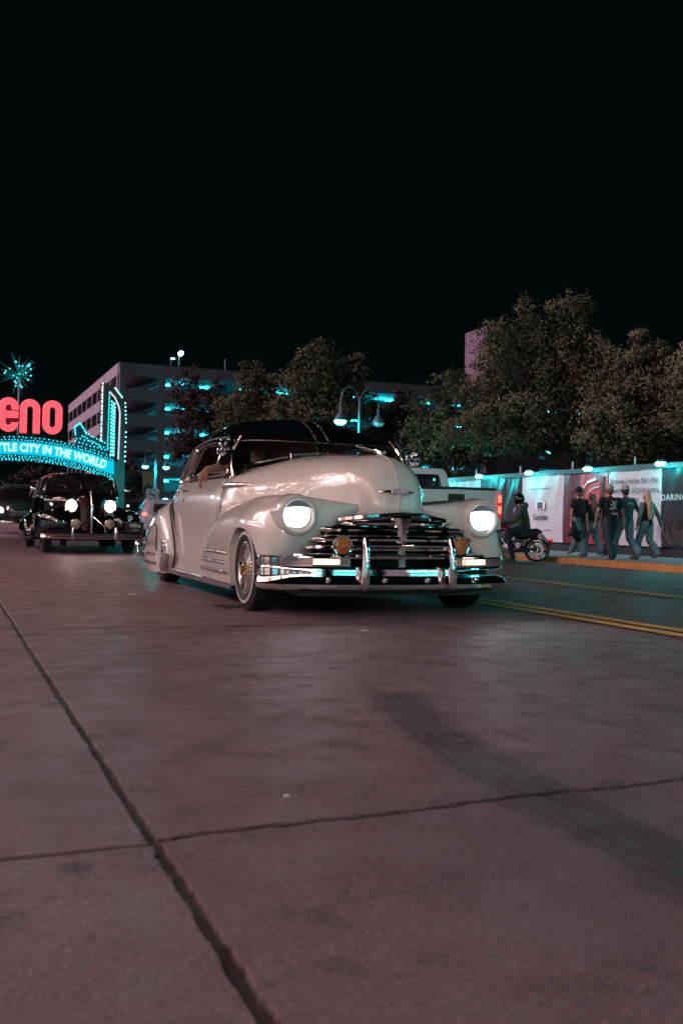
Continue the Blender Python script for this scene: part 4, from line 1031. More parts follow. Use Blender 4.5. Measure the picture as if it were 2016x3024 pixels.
# ---------------------------------------------------------------- white pickup, tail to us
M['whitecar'] = mat('white_paint', (0.74, 0.78, 0.78), 0.3, coat=1)
PK = thing('pickup_truck', 'white modern pickup truck seen from behind, right of the cream car hood', 'pickup truck', (9.74, 18.05, -.26), radians(90)); PK.scale = (1, 1.12, 1)
b = MB()
b.prism(rpoly([(-.80, .86), (.80, .86), (.80, 1.56), (-.80, 1.56)], .02), 0, .06, 'YZ'); b.v = [(x+.0, y, z) for x, y, z in b.v]; tg = b.build('tailgate', M['whitecar'], PK, bevel=.012)
b = MB(); b.prism(rpoly([(-.17, 1.31), (.17, 1.31), (.17, 1.475), (-.17, 1.475)], .03), -.008, .01, 'YZ'); th_ = b.build('handle_recess', M['rubber'], tg)
b = MB(); b.box((-.012, -.01, 1.42), (.02, .20, .05)); b.build('tailgate_handle', mat('black_plastic', (.02, .02, .022), .35), th_, bevel=.01)
b = MB(); b.box((.03, 0, 1.592), (.10, 1.66, .055)); b.build('tailgate_cap', M['rubber'], tg, bevel=.012)
for s in (1, -1):
    b = MB(); b.prism([(.02, .72), (1.95, .72), (1.95, 1.60), (.02, 1.60)], .80*s, .97*s, 'XZ')
    for q in (0,): pass
    b.build('bed_side', M['whitecar'], PK, bevel=.04)
    b = MB(); b.prism(rpoly([(.905*s-.045, .98), (.905*s+.045, .98), (.905*s+.045, 1.50), (.905*s-.045, 1.50)], .02), -.012, .08, 'YZ'); tl = b.build('tail_lamp', M['tailred'], PK, bevel=.01)
    for z in (1.17, 1.40):
        b = MB(); b.prism(rpoly([(.905*s-.036, z-.08), (.905*s+.036, z-.08), (.905*s+.036, z+.075), (.905*s-.036, z+.075)], .02), -.022, -.010, 'YZ'); b.build('lamp_segment', M['taillit'], tl)
    for cx in (1.15, 4.6): wheel_simple(PK, cx, .84*s, s, .40, .27)
    b = MB(); b.prism([(2.0, .70), (4.0, .70), (4.0, 1.45), (2.0, 1.45)], .93*s, .97*s, 'XZ'); b.prism([(4.0, .70), (5.4, .70), (5.4, 1.25), (4.0, 1.4)], .90*s, .97*s, 'XZ'); b.build('door_side', M['whitecar'], PK, bevel=.03)
    b = MB(); b.add([(2.06, .93*s, 1.45), (3.9, .93*s, 1.45), (3.3, .74*s, 2.02), (2.2, .74*s, 2.02)], [(0, 1, 2, 3)]); b.build('side_window', M['darkglass'], PK)
    b = MB(); b.prism([(2.62, 1.45), (2.72, 1.45), (2.72, 2.02), (2.62, 2.02)], .80*s, .85*s, 'XZ'); b.build('cab_pillar', M['whitecar'], PK)
    b = MB(); b.ball((3.75, 1.10*s, 1.52), (.07, .13, .13)); b.tube([(3.75, .93*s, 1.47), (3.75, 1.05*s, 1.50)], .02, 6); b.build('side_mirror', M['whitecar'], PK)
cr_ = [(-.90, 1.42), (-.76, 2.04), (-.66, 2.10), (.66, 2.10), (.76, 2.04), (.90, 1.42)]
hole = rpoly([(-.70, 1.50), (.70, 1.50), (.60, 1.97), (-.60, 1.97)], .06)
b = MB(); b.add(*cdt_sheet(rpoly(cr_, .05), [hole], lambda y, z: (2.02+.12*(z-1.42), y, z), .3)); b.sheet([[(2.10, y, z), (2.3, y*1.0, z+.02), (3.2, y*.98, z+.02), (3.95, y*1.1, z-.55)] for y, z in [(-.76, 2.04), (-.66, 2.10), (0, 2.12), (.66, 2.10), (.76, 2.04)]])
b.build('cab', M['whitecar'], PK)
b = MB(); b.add(*cdt_sheet(hole, [], lambda y, z: (2.035+.12*(z-1.42), y, z), .3)); b.build('rear_window', M['darkglass'], PK)
b = MB(); b.box((4.7, 0, 1.2), (1.5, 1.7, .35)); b.build('hood', M['whitecar'], PK, bevel=.08)
b = MB(); b.box((1.0, 0, .86), (1.9, 1.6, .04)); b.build('bed_floor', M['rubber'], PK)
b = MB(); b.box((-.10, 0, .66), (.22, 1.85, .18)); b.build('rear_bumper', chrome, PK, bevel=.03)
b = MB(); b.box((-.02, 0, .90), (.004, .30, .001))
b = MB(); b.box((-.216, 0, .67), (.006, .30, .14)); b.build('number_plate', mat('plate_white', (.5, .5, .5), .4), PK)
# ---------------------------------------------------------------- motorcycles
M['redpaint'] = mat('red_paint', (0.30, 0.012, 0.02), 0.25, coat=1)
M['leather'] = mat('black_leather', (0.012, 0.012, 0.013), 0.45, bump=.2, bscale=60)
def motorcycle(lab, loc, rz, paint):
    """x forward, rear axle at the origin"""
    t = thing('motorcycle', lab, 'motorcycle', loc, rz, 'motorcycles ridden along the kerb')
    for cx, R, w in ((0, .315, .14), (1.60, .32, .10)):
        b = MB(); b.lathe([(R-.075, -w*.4), (R-.04, -w*.5), (R-.01, -w*.3), (R, 0), (R-.01, w*.3), (R-.04, w*.5), (R-.075, w*.4)], (cx, 0, R), 'Y', 36); ty = b.build('tyre', M['rubber'], t)
        b = MB(); b.lathe([(R-.07, -w*.42), (R-.055, -w*.44), (R-.06, 0), (R-.055, w*.44), (R-.07, w*.42), (R-.08, .0), (R-.07, -w*.42)], (cx, 0, R), 'Y', 32)
        for k in range(9):
            a = 2*pi*k/9; b.tube([(cx+.05*cos(a), .03, R+.05*sin(a)), (cx+(R-.07)*cos(a), .03, R+(R-.07)*sin(a))], .014, 6); b.tube([(cx+.05*cos(a), -.03, R+.05*sin(a)), (cx+(R-.07)*cos(a), -.03, R+(R-.07)*sin(a))], .014, 6)
        b.lathe([(.0, .06), (.05, .06), (.06, .03), (.06, -.03), (.05, -.06), (0, -.06)], (cx, 0, R), 'Y', 20)
        b.lathe([(.10, .05), (.17, .05), (.17, .045), (.10, .045)], (cx, 0, R), 'Y', 28); b.build('wheel_rim', M['alloy'], ty)
    P = [[(.365*cos(a), y, .315+.365*sin(a)) for y in (-.085, -.07, 0, .07, .085)] for a in np.linspace(radians(165), radians(38), 16)]
    for r in P:
        r[0] = (r[0][0]*.93, r[0][1], .315+(r[0][2]-.315)*.88); r[4] = (r[4][0]*.93, r[4][1], .315+(r[4][2]-.315)*.88)
    b = MB(); b.sheet(P); b.build('rear_fender', paint, t, solid=.006)
    P = [[(1.60+.36*cos(a), y, .32+.36*sin(a)) for y in (-.07, 0, .07)] for a in np.linspace(radians(150), radians(30), 12)]
    b = MB(); b.sheet(P); b.build('front_fender', paint, t, solid=.006)
    b = MB(); b.tube([(.62, 0, .70), (.75, 0, .78), (.95, 0, .84), (1.12, 0, .86), (1.2, 0, .82)], [.06, .12, .15, .13, .05], 14); b.build('fuel_tank', paint, t)
    b = MB(); b.tube([(-.12, 0, .74), (.0, 0, .74), (.15, 0, .71), (.35, 0, .67), (.55, 0, .70), (.66, 0, .76)], [.05, .11, .12, .14, .13, .06], 12); b.build('seat', M['leather'], t)
    b = MB()
    for sg, x in ((.30, .86), (-.30, .62)):
        b.tube([(.74, 0, .38), (.74+sg*.75, 0, .66)], [.085, .075], 14)
        for k in range(6): b.tube([(.74+sg*(.25+.09*k)-.001, 0, .38+.28*(.33+.12*k)), (.74+sg*(.25+.09*k)+.012*sg, 0, .38+.28*(.33+.12*k)+.012)], .10, 16)
    b.lathe([(0, -.14), (.13, -.13), (.15, -.05), (.15, .05), (.13, .13), (0, .14)], (.74, 0, .33), 'Y', 24)
    b.tube([(.40, 0, .33), (.58, 0, .33)], .10, 12); b.lathe([(0, .16), (.07, .16), (.09, .12)], (.47, 0, .42), 'Y', 20); b.lathe([(0, -.17), (.09, -.165), (.10, -.12)], (.80, 0, .58), 'Y', 20)
    b.build('engine', M['alloy'], t)
    for dz in (0, .0):
        pass
    for dz, xe in ((0, -.30), (.085, -.22)):
        b = MB(); b.tube([(.95, -.10, .60), (1.02, -.15, .42), (.90, -.17, .28), (.6, -.18, .27+dz), (.3, -.18, .27+dz), (xe, -.18, .28+dz)], [.022, .024, .026, .034, .042, .04], 10); b.build('exhaust_pipe', chrome, t)
    b = MB(); b.tube([(-.0, -.10, .315), (.62, -.09, .36)], .022, 8); b.tube([(0, .10, .315), (.62, .09, .36)], .022, 8); b.tube([(.30, -.09, .74), (.62, -.09, .74), (1.22, 0, .86), (1.15, -.06, .25), (.5, -.09, .24), (.3, -.09, .36)], .018, 8); b.tube([(.62, .09, .74), (1.22, 0, .86), (1.15, .06, .25), (.5, .09, .24)], .018, 8); b.build('frame', M['dark'], t)
    for s in (1, -1):
        b = MB(); b.tube([(.02, .125*s, .33), (.18, .125*s, .62)], .022, 8)
        for k in range(7): b.lathe([(.020, -.006), (.032, 0), (.020, .006)], (.05+.02*k, .125*s, .38+.036*k), 'Z', 12)
        b.build('shock_absorber', chrome, t)
        b = MB(); b.tube([(1.60, .10*s, .32), (1.30, .10*s, .86), (1.26, .10*s, .95)], .020, 8); b.build('fork_leg', chrome, t)
        b = MB(); b.tube([(1.24, 0, .96), (1.22, .20*s, 1.05), (1.08, .36*s, 1.04), (.98, .42*s, 1.02)], .013, 8); b.tube([(1.08, .36*s, 1.04), (.96, .43*s, 1.015)], .018, 8); hb_ = b.build('handlebar', chrome, t)
        b = MB(); b.tube([(1.18, .25*s, 1.05), (1.14, .30*s, 1.2)], .006, 6); b.ball((1.13, .32*s, 1.23), (.015, .06, .04)); b.build('mirror', chrome, hb_)
    b = MB(); b.lathe([(0, -.10), (.06, -.08), (.085, 0), (.08, .02)], (1.36, 0, .90), 'X', 20); b.build('headlamp', chrome, t)
    b = MB(); b.box((-.34, 0, .55), (.10, .12, .07)); b.build('tail_lamp', M['tailred'], t, bevel=.01)
    b = MB(); b.tube([(.12, .11, .77), (-.30, .11, .80), (-.33, 0, .80), (-.30, -.11, .80), (.12, -.11, .77)], .009, 6); b.tube([(-.05, .11, .785), (-.05, -.11, .785)], .007, 6); b.tube([(-.18, .11, .79), (-.18, -.11, .79)], .007, 6); b.tube([(-.1, .11, .79), (.0, .125, .6)], .007, 6); b.tube([(-.1, -.11, .79), (.0, -.125, .6)], .007, 6); b.build('luggage_rack', chrome, t)
    b = MB(); b.tube([(.5, .15, .15), (.62, .3, 0)], .012, 6); b.build('kick_stand', M['dark'], t)
    return t
HB = atan2(.50, -.866)
MC1 = motorcycle('red and chrome motorcycle with its rider, its back wheel at the yellow kerb', (13.82, 21.35, -.322), HB, M['redpaint'])
MC2 = motorcycle('motorcycle mostly hidden behind the white pickup, beyond the red motorcycle', (13.55, 23.9, -.312), HB, M['redpaint'])
# ---------------------------------------------------------------- people
M['denim'] = mat('blue_denim', (0.10, 0.165, 0.19), 0.85, noise_amt=.35, nscale=14)
M['darkdenim'] = mat('dark_trousers', (0.018, 0.03, 0.04), 0.85, noise_amt=.3, nscale=14)
M['blacktee'] = mat('black_cotton', (0.008, 0.008, 0.01), 0.9, noise_amt=.3, nscale=20)
M['tealtee'] = mat('slate_cotton', (0.025, 0.06, 0.075), 0.9, noise_amt=.3, nscale=20)
M['hoodie'] = mat('olive_hoodie', (0.050, 0.065, 0.055), 0.9, noise_amt=.3, nscale=16)
M['blond'] = mat('blond_hair', (0.50, 0.31, 0.19), 0.5, noise_amt=.5, nscale=40, bump=.5, bscale=120)
M['brown'] = mat('brown_hair', (0.12, 0.05, 0.035), 0.5, noise_amt=.4, nscale=40, bump=.5, bscale=120)
M['cap'] = mat('grey_cap_cloth', (0.32, 0.30, 0.29), 0.8)
M['shoe'] = mat('shoe', (0.16, 0.15, 0.15), 0.7, noise_amt=.5, nscale=30)
M['print'] = mat('shirt_print', (0.55, 0.55, 0.52), 0.8)
M['printdim'] = mat('faded_shirt_print', (0.10, 0.09, 0.09), 0.8)
M['printred'] = mat('red_shirt_print', (0.28, 0.07, 0.08), 0.8)
M['check'] = mat('patterned_sleeve', (0.13, 0.15, 0.15), 0.85, noise_amt=.8, nscale=45)
def walker(lab, loc, rz, H, shirt, pants, hair, style, stride=.24, cap=None, prt=None, ladies=False, arms=((-.1, .05), (.12, .08)), sleeve=.55, phase=1, wide=1.0, bend=0.3):
    """faces +y; feet on z=0"""
    t = thing('person', lab, 'person', loc, rz, 'people walking along the pavement'); k = H/1.75
    def V(x, y, z): return Vector((x*wide*k, y*k, z*k))
    hip = .92; st = stride*phase
    hL, hR = V(-.095, 0, hip), V(.095, 0, hip)
    kL, kR = V(-.10, st*.62+.05, .50), V(.10, -st*.35+.06, .49)
    aL, aR = V(-.10, st*1.15, .09+.0), V(.10, -st*1.35, .10+(.07 if bend > .2 else 0))
    tL, tR = aL+V(0, .17, -.045), aR+V(0, .14, -.10 if bend > .2 else -.045)
    ch = V(0, .01, 1.38); nk = V(0, .02, 1.48); hd = V(0, .035, 1.635)
    sL, sR = V(-.19, 0, 1.40), V(.19, 0, 1.40)
    el = []; wr = []
    for s_, S_, (sw, out) in ((-1, sL, arms[0]), (1, sR, arms[1])):
        e = S_+V(s_*(.05+out*.5), -.02+sw*.5, -.29); w = e+V(s_*out*.15, sw+.05, -.25); el.append(e); wr.append(w)
    caps = [(V(0, 0, .98), .125*k, V(0, 0, 1.15), .115*k), (V(0, 0, 1.15), .115*k, V(0, 0, 1.34), .135*k), (V(-.12, 0, 1.38), .075*k, V(.12, 0, 1.38), .075*k), (ch, .07*k, hd-V(0, 0, .08), .052*k),
            (hL, .088*k, kL, .058*k), (kL, .056*k, aL, .038*k), (hR, .088*k, kR, .058*k), (kR, .056*k, aR, .038*k), (aL, .038*k, tL, .032*k), (aR, .038*k, tR, .032*k), (V(-.07, 0, .95), .1*k, V(.07, 0, .95), .1*k)]
    bal = [(hd, (.072*k, .092*k, .112*k)), (hd+V(0, .05, -.06), (.045*k, .045*k, .045*k)), (hd+V(0, .098, -.005), (.012*k, .018*k, .018*k)), (hd+V(-.075, .0, -.01), (.012*k, .02*k, .03*k)), (hd+V(.075, .0, -.01), (.012*k, .02*k, .03*k))]
    for S_, e, w in ((sL, el[0], wr[0]), (sR, el[1], wr[1])):
        caps += [(S_, .052*k, e, .038*k), (e, .038*k, w, .026*k)]
        d = (w-e).normalized(); caps.append((w, .026*k, w+d*.07*k, .034*k))
        for q in range(4): caps.append((w+d*.07*k+V(0, (q-1.5)*.02, 0), .013*k, w+d*(.145+.012*(q % 2))*k+V(0, (q-1.5)*.022+.012, 0), .009*k))
        caps.append((w+d*.03*k, .014*k, w+d*.085*k+V(0, .05, 0), .010*k))
    remesh_body(caps, 'body', M['skin'], t, .017*k, 2, bal)
    # clothes
    f = 1.0 if not ladies else .97
    sc = [(V(0, 0, .96), .148*k*f, V(0, 0, 1.15), .138*k*f), (V(0, 0, 1.15), .138*k*f, V(0, 0, 1.33), .152*k*f), (V(-.06, 0, .96), .12*k*f, V(-.10, 0, 1.33), .11*k*f), (V(.06, 0, .96), .12*k*f, V(.10, 0, 1.33), .11*k*f), (V(-.13, 0, 1.375), .088*k, V(.13, 0, 1.375), .088*k), (V(0, 0, 1.38), .085*k, V(0, .0, 1.44), .07*k)]
    for S_, e, w in ((sL, el[0], wr[0]), (sR, el[1], wr[1])):
        if sleeve <= 1: sc.append((S_, .073*k, S_.lerp(e, sleeve), .064*k))
        else: sc += [(S_, .072*k, e, .058*k), (e, .058*k, e.lerp(w, .9), .048*k)]
    if ladies and sleeve > 1:
        remesh_body(sc[-4:], 'sleeves', M['check'], t, .018*k, 2); sc = sc[:-4]+[(sL, .06*k, sL.lerp(el[0], .1), .05*k), (sR, .06*k, sR.lerp(el[1], .1), .05*k)]
    sh = remesh_body(sc, 'shirt', shirt, t, .018*k, 2)
    pc = [(V(-.06, 0, .95), .130*k*f, V(.06, 0, .95), .130*k*f), (V(0, 0, .95), .135*k*f, V(0, 0, 1.0), .13*k*f)]
    for h_, kk, a in ((hL, kL, aL), (hR, kR, aR)): pc += [(h_, .118*k*f, kk, .094*k), (kk, .092*k, a+V(0, -.01, .0), .088*k)]
    remesh_body(pc, 'trousers', pants, t, .02*k, 2)
    for a, q in ((aL, tL), (aR, tR)):
        sb = remesh_body([(a-V(0, .03, .045), .046*k, q, .040*k)], 'shoe', M['shoe'], t, .014*k, 2)
    # hair / cap
    if style == 'long':
        bl = [(hd+V(0, -.02, .015), (.092*k, .105*k, .118*k)), (hd+V(0, -.08, -.14), (.105*k, .07*k, .17*k)), (hd+V(0, -.15, -.30), (.125*k, .06*k, .18*k))]+([(hd+V(-.04, -.165, -.46), (.075*k, .05*k, .17*k)), (hd+V(.045, -.165, -.44), (.07*k, .05*k, .18*k))] if hair is M['blond'] else [])
        hr = remesh_body([], 'hair', hair, t, .014*k, 2, bl)
    else:
        remesh_body([], 'hair', hair, t, .013*k, 1, [(hd+V(0, -.018, .02), (.083*k, .095*k, .108*k)), (hd+V(0, -.05, -.05), (.075*k, .06*k, .075*k)), (hd+V(-.07, -.01, -.03), (.022*k, .04*k, .05*k)), (hd+V(.07, -.01, -.03), (.022*k, .04*k, .05*k))])
    if cap:
        b = MB(); b.lathe([(.101*k, -.02*k), (.102*k, .02*k), (.096*k, .06*k), (.07*k, .10*k), (.03*k, .118*k), (0, .12*k)], tuple(hd+V(0, -.008, .025)), 'Z', 22)
        br = [[tuple(hd+V(x, .085+ .085*q*(1-(x/.09)**2*.5), .012-.02*q-.8*x*x)) for x in np.linspace(-.075, .075, 7)] for q in (0, .5, 1)]
        b.sheet(br); b.build('cap', cap, t, solid=.004)
    if prt: prt(t, sh, k)
    return t
def back_print(m, kind):
    def f(t, sh, k):
        b = MB(); rnd = random.Random(hash(kind) % 99 if not isinstance(kind, int) else kind)
        Y = -.168*k
        def strokes(n, x0, x1, z0, z1, r):
            for _ in range(n):
                a, z = rnd.uniform(x0, x1), rnd.uniform(z0, z1); an = rnd.uniform(0, 6.28); L = rnd.uniform(.02, .05); pts = []
                for q in range(6):
                    pts.append((a*k, Y-.002*q*0, z*k)); a += cos(an)*L*.3; z += sin(an)*L*.3; an += rnd.uniform(.2, .9)
                b.tube(pts, r*k, 4)
        if kind == 1:       # round faded crest
            b.lathe([(.075*k, 0), (.080*k, 0)], (0, Y, 1.22*k), 'Y', 20); strokes(14, -.05, .05, 1.17, 1.27, .004)
        elif kind == 2:     # pale script over a small line of print
            strokes(20, -.07, .07, 1.19, 1.36, .0075); b.tube([(-.03*k, Y, 1.135*k), (0, Y, 1.15*k), (.03*k, Y, 1.135*k), (.0, Y, 1.12*k)], .006*k, 5, closed=True); b.box((.02*k, Y, 1.085*k), (.15*k, .005, .018*k)); b.box((.02*k, Y, 1.055*k), (.13*k, .005, .01*k))
        elif kind == 3:     # arc of letters over a red sunburst
            for q in range(9):
                a = radians(35+110*q/8); b.box((.085*cos(a)*k, Y, (1.25+.085*sin(a))*k), (.014*k, .005, .024*k))
        elif kind == 4:
            for q in range(7): b.box(((-.075+.025*q)*k, Y+.004, 1.17*k), (.018*k, .006, .028*k))
            for q in range(6): b.box(((-.06+.024*q)*k, Y+.004, 1.135*k), (.016*k, .006, .018*k))
        o = b.build('shirt_print', m, sh)
        if kind == 3:
            b = MB()
            for q in range(9):
                a = 2*pi*q/9; b.tube([(.012*cos(a)*k, Y, (1.23+.012*sin(a))*k), (.05*cos(a)*k, Y, (1.23+.05*sin(a))*k)], .006*k, 4)
            b.lathe([(0, 0), (.02*k, 0)], (0, Y, 1.23*k), 'Y', 12); b.build('shirt_print', M['printred'], sh)
    return f
ZS = -.19
P1 = walker('man in black cap and faded crest tee carrying a dark jacket, leftmost walker', (15.50, 21.95, ZS), radians(8), 1.80, M['blacktee'], M['denim'], M['brown'], 'short', .27, M['blacktee'], back_print(M['printdim'], 1), phase=-1, wide=1.1, arms=((-.06, .1), (.06, .06)))
b = MB()
remesh_body([((-.27, -.02, .86), .05, (-.30, -.10, .62), .09), ((-.30, -.10, .62), .09, (-.16, -.16, .42), .10), ((-.34, -.12, .60), .06, (-.50, -.18, .54), .05), ((-.27, 0, .78), .04, (-.1, -.16, .6), .06)], 'carried_jacket', M['blacktee'], None, .02, 2)
cj = bpy.data.objects['carried_jacket']; cj.location = (15.50, 21.95, ZS+.02); cj.rotation_euler = (0, 0, radians(8)); tag(cj, 'dark jacket hanging from the hand of the leftmost walker', 'jacket')
P2 = walker('woman with long brown hair, black top with a white line of print and blue jeans', (15.88, 21.9, ZS), radians(4), 1.64, M['blacktee'], M['denim'], M['brown'], 'long', .2, None, back_print(M['print'], 4), ladies=True, phase=1)
P3 = walker('man in white trucker cap and black tee with a large pale back print', (14.92, 19.9, ZS), radians(-4), 1.80, M['blacktee'], M['darkdenim'], M['brown'], 'short', .25, M['cap'], back_print(M['print'], 2), phase=-1, wide=1.13, arms=((.0, .12), (-.04, .1)))
P4 = walker('man in grey cap and slate tee with a red sunburst print on the back', (15.42, 19.95, ZS), radians(2), 1.80, M['tealtee'], M['denim'], M['hair'], 'short', .26, M['cap'], back_print(M['print'], 3), phase=1, wide=1.12, arms=((.10, .1), (-.08, .14)))
P5 = walker('woman with very long blond hair, patterned sleeves and pale jeans, rightmost walker', (15.98, 19.85, ZS), radians(12), 1.68, M['blacktee'], M['denim'], M['blond'], 'long', .2, None, None, ladies=True, sleeve=2, phase=1, arms=((.02, .08), (-.12, .22)))
# riders
def rider(lab, loc, rz, top, vis):
    t = thing('person', lab, 'person', loc, rz, 'riders seated on the motorcycles')
    hp = Vector((.32, 0, .84)); ch = Vector((.40, 0, 1.26)); hd = Vector((.47, 0, 1.56))
    caps = [(hp, .13, Vector((.34, 0, 1.05)), .12), (Vector((.34, 0, 1.05)), .12, ch, .14), (ch+Vector((0, -.13, .04)), .075, ch+Vector((0, .13, .04)), .075), (ch, .07, hd-Vector((0, 0, .08)), .055)]
    cl = [(hp, .165, Vector((.34, 0, 1.05)), .16), (Vector((.34, 0, 1.05)), .16, ch, .165), (ch+Vector((0, -.14, .04)), .095, ch+Vector((0, .14, .04)), .095), (ch+Vector((-.06, 0, .08)), .09, ch+Vector((-.10, 0, .16)), .085)]
    tr = []; sh = []
    for s in (1, -1):
        S_ = ch+Vector((0, .20*s, .04)); e = Vector((.58, .30*s, 1.02)); w = Vector((.86, .34*s, .99 if s > 0 else .93)); caps += [(S_, .05, e, .038), (e, .038, w, .027), (w, .03, w+Vector((.08, .02*s, .02)), .03)]
        for q in range(4): caps.append((w+Vector((.06, (q-1.5)*.02, .02)), .012, w+Vector((.13, (q-1.5)*.022, -.01)), .010))
        cl += [(S_, .085, e, .07), (e, .07, w, .05)]
        k_ = Vector((.72, .22*s, .72)); a_ = Vector((.60, .24*s, .12 if s > 0 else .14)); h_ = hp+Vector((0, .09*s, 0))
        caps += [(h_, .09, k_, .06), (k_, .055, a_, .04), (a_, .04, a_+Vector((.15, 0, -.05)), .032)]; tr += [(h_, .115, k_, .09), (k_, .085, a_, .065)]; sh.append((a_-Vector((.03, 0, .05)), a_+Vector((.17, 0, -.06))))
    remesh_body(caps, 'body', M['skin'], t, .018, 2, [(hd, (.09, .075, .11)), (hd+Vector((.088, 0, -.01)), (.02, .012, .02))])
    remesh_body(cl, 'hooded_top', top, t, .02, 2); remesh_body(tr, 'trousers', M['darkdenim'], t, .02, 2)
    for p, q in sh: remesh_body([(p, .045, q, .04)], 'shoe', M['shoe'], t, .014, 2)
    b = MB(); vs = []
    b.ball((hd.x-.01, 0, hd.z+.02), (.150, .130, .150), 24, 16)
    keep = []
    for f in b.f:
        c = sum((Vector(b.v[i]) for i in f), Vector())/len(f)
        if c.z < hd.z-.09 and False: continue
        if c.x > hd.x+.085 and hd.z-.045 < c.z < hd.z+.055: continue
        keep.append(f)
    b.f = keep; he = b.build('helmet', M['blackpaint'], t, solid=.008)
    b = MB(); P = [[(hd.x-.01+.155*cos(a)*cos(e), .135*sin(a)*cos(e), hd.z+.02+.155*sin(e)+(.06 if vis else 0)) for e in np.linspace(.0, .35, 5)] for a in np.linspace(-1.0, 1.0, 11)]
    b.sheet(P); b.build('visor', M['darkglass'], he, solid=.003)
    return t
def onbike(mc): return mc.location.copy()
rider('rider in open visor helmet and olive hooded top sitting on the red motorcycle', onbike(MC1)+Vector((0, 0, 0)), HB, M['hoodie'], True)
rider('rider in dark jacket and helmet beyond, partly behind the pickup tail lamp', onbike(MC2), HB, M['leather'], False)
b = MB(); b.lathe([(.10, -.03), (.10, 0), (.09, .05), (.05, .09), (0, .10)], (0, 0, 0), 'Z', 20); b.sheet([[(.08+.08*q, x, -.02-.01*q) for x in np.linspace(-.06, .06, 5)] for q in (0, 1)])
o = b.build('cap', M['cap'], None, solid=.004); o.location = onbike(MC1)+Vector((-.02, -.20, .62)); o.rotation_euler = (radians(70), .3, .5); tag(o, 'pale cap hooked beside the seat of the red motorcycle', 'cap')
# passenger with the arm out, and the driver, in the cream car
def carp(x, y, z):      # car space (y to the car's left) -> world
    return FB.matrix_world @ Vector((x, y, z))
bpy.context.view_layer.update()
def sitter(lab, y, hx, hz, facing, arm):
    t = thing('person', lab, 'person', (2.77, 6.46, 0), radians(-90.8), 'people inside the cream car')
    hd = Vector((hx, y, hz)); ch = Vector((hx-.06, y, hz-.30)); V = Vector
    caps = [(V((hx-.05, y, .60)), .15, ch, .15), (ch+V((0, -.14, 0)), .08, ch+V((0, .14, 0)), .08), (ch, .07, hd-V((0, 0, .08)), .05)]
    cl = [(V((hx-.05, y, .60)), .17, ch, .17), (ch+V((0, -.15, 0)), .10, ch+V((0, .15, 0)), .10)]
    if arm:
        S_ = ch+V((.0, -.18, .0)); e = V((-1.47, -.62, 1.00)); w = V((-1.42, -.81, 1.01)); kn = V((-1.39, -.862, .945))
        caps += [(S_, .052, e, .042), (e, .042, V((-1.44, -.73, 1.02)), .036), (V((-1.44, -.73, 1.02)), .036, w, .027), (w, .027, kn, .031)]
        for q in range(4):
            x = kn.x+.030-.022*q; L = (.052, .062, .058, .045)[q]; b0 = V((x, kn.y-.012+.010*q, kn.z-.01)); m1 = b0+V((.004*q-.004, -.012, -L*.75)); m2 = m1+V((.002, .004, -L*.65))
            caps += [(b0, .0115, m1, .0100), (m1, .0100, m2, .0078)]
        caps += [(w+V((.03, -.005, -.02)), .014, w+V((.050, -.014, -.065)), .011), (w+V((.050, -.014, -.065)), .011, w+V((.045, -.020, -.105)), .009)]
    R = (.086, .072, .112)
    bal = [(hd, R), (hd+V((.045, 0, -.055)), (.048, .050, .050)), (hd+V((.088, 0, -.008)), (.018, .012, .022)), (hd+V((.095, 0, -.020)), (.013, .016, .011)), (hd+V((.084, 0, -.055)), (.010, .024, .007)), (hd+V((.082, 0, -.066)), (.010, .020, .007)), (hd+V((.0, -.073, -.01)), (.02, .010, .028)), (hd+V((.0, .073, -.01)), (.02, .010, .028)), (hd+V((.075, .030, .026)), (.012, .020, .006)), (hd+V((.075, -.030, .026)), (.012, .020, .006))]
    bo = remesh_body(caps, 'body', M['skin'], t, .0068 if arm else .012, 2, bal)
    remesh_body(cl, 'top', M['blacktee'], t, .015, 2)
    for s in (1, -1):
        b = MB(); b.ball(tuple(hd+V((.074, .029*s, .010))), (.012, .015, .008), 12, 8); b.build('eye', M['hair'], t)
    b = MB(); b.ball(tuple(hd+V((.0885, 0, -.060))), (.008, .023, .009), 12, 8); b.build('lips', mat('lips', (.35, .07, .06), .4), t)
    hb = [(hd+V((-.025, 0, .025)), (.095, .088, .118)), (hd+V((-.04, 0, -.08)), (.07, .095, .10)), (hd+V((-.01, -.080, -.07)), (.035, .020, .11)), (hd+V((-.01, .080, -.07)), (.035, .020, .11))] if arm else [(hd+V((-.02, 0, .02)), (.09, .08, .11))]
    remesh_body([], 'hair', M['hair'], t, .01, 2, hb)
    return t
sitter('dark haired woman passenger of the cream car, bare arm resting out of the window', -.36, -1.56, 1.150, 0, True)
sitter('driver in shadow behind the cream car steering wheel', .36, -1.80, 1.17, 0, False)
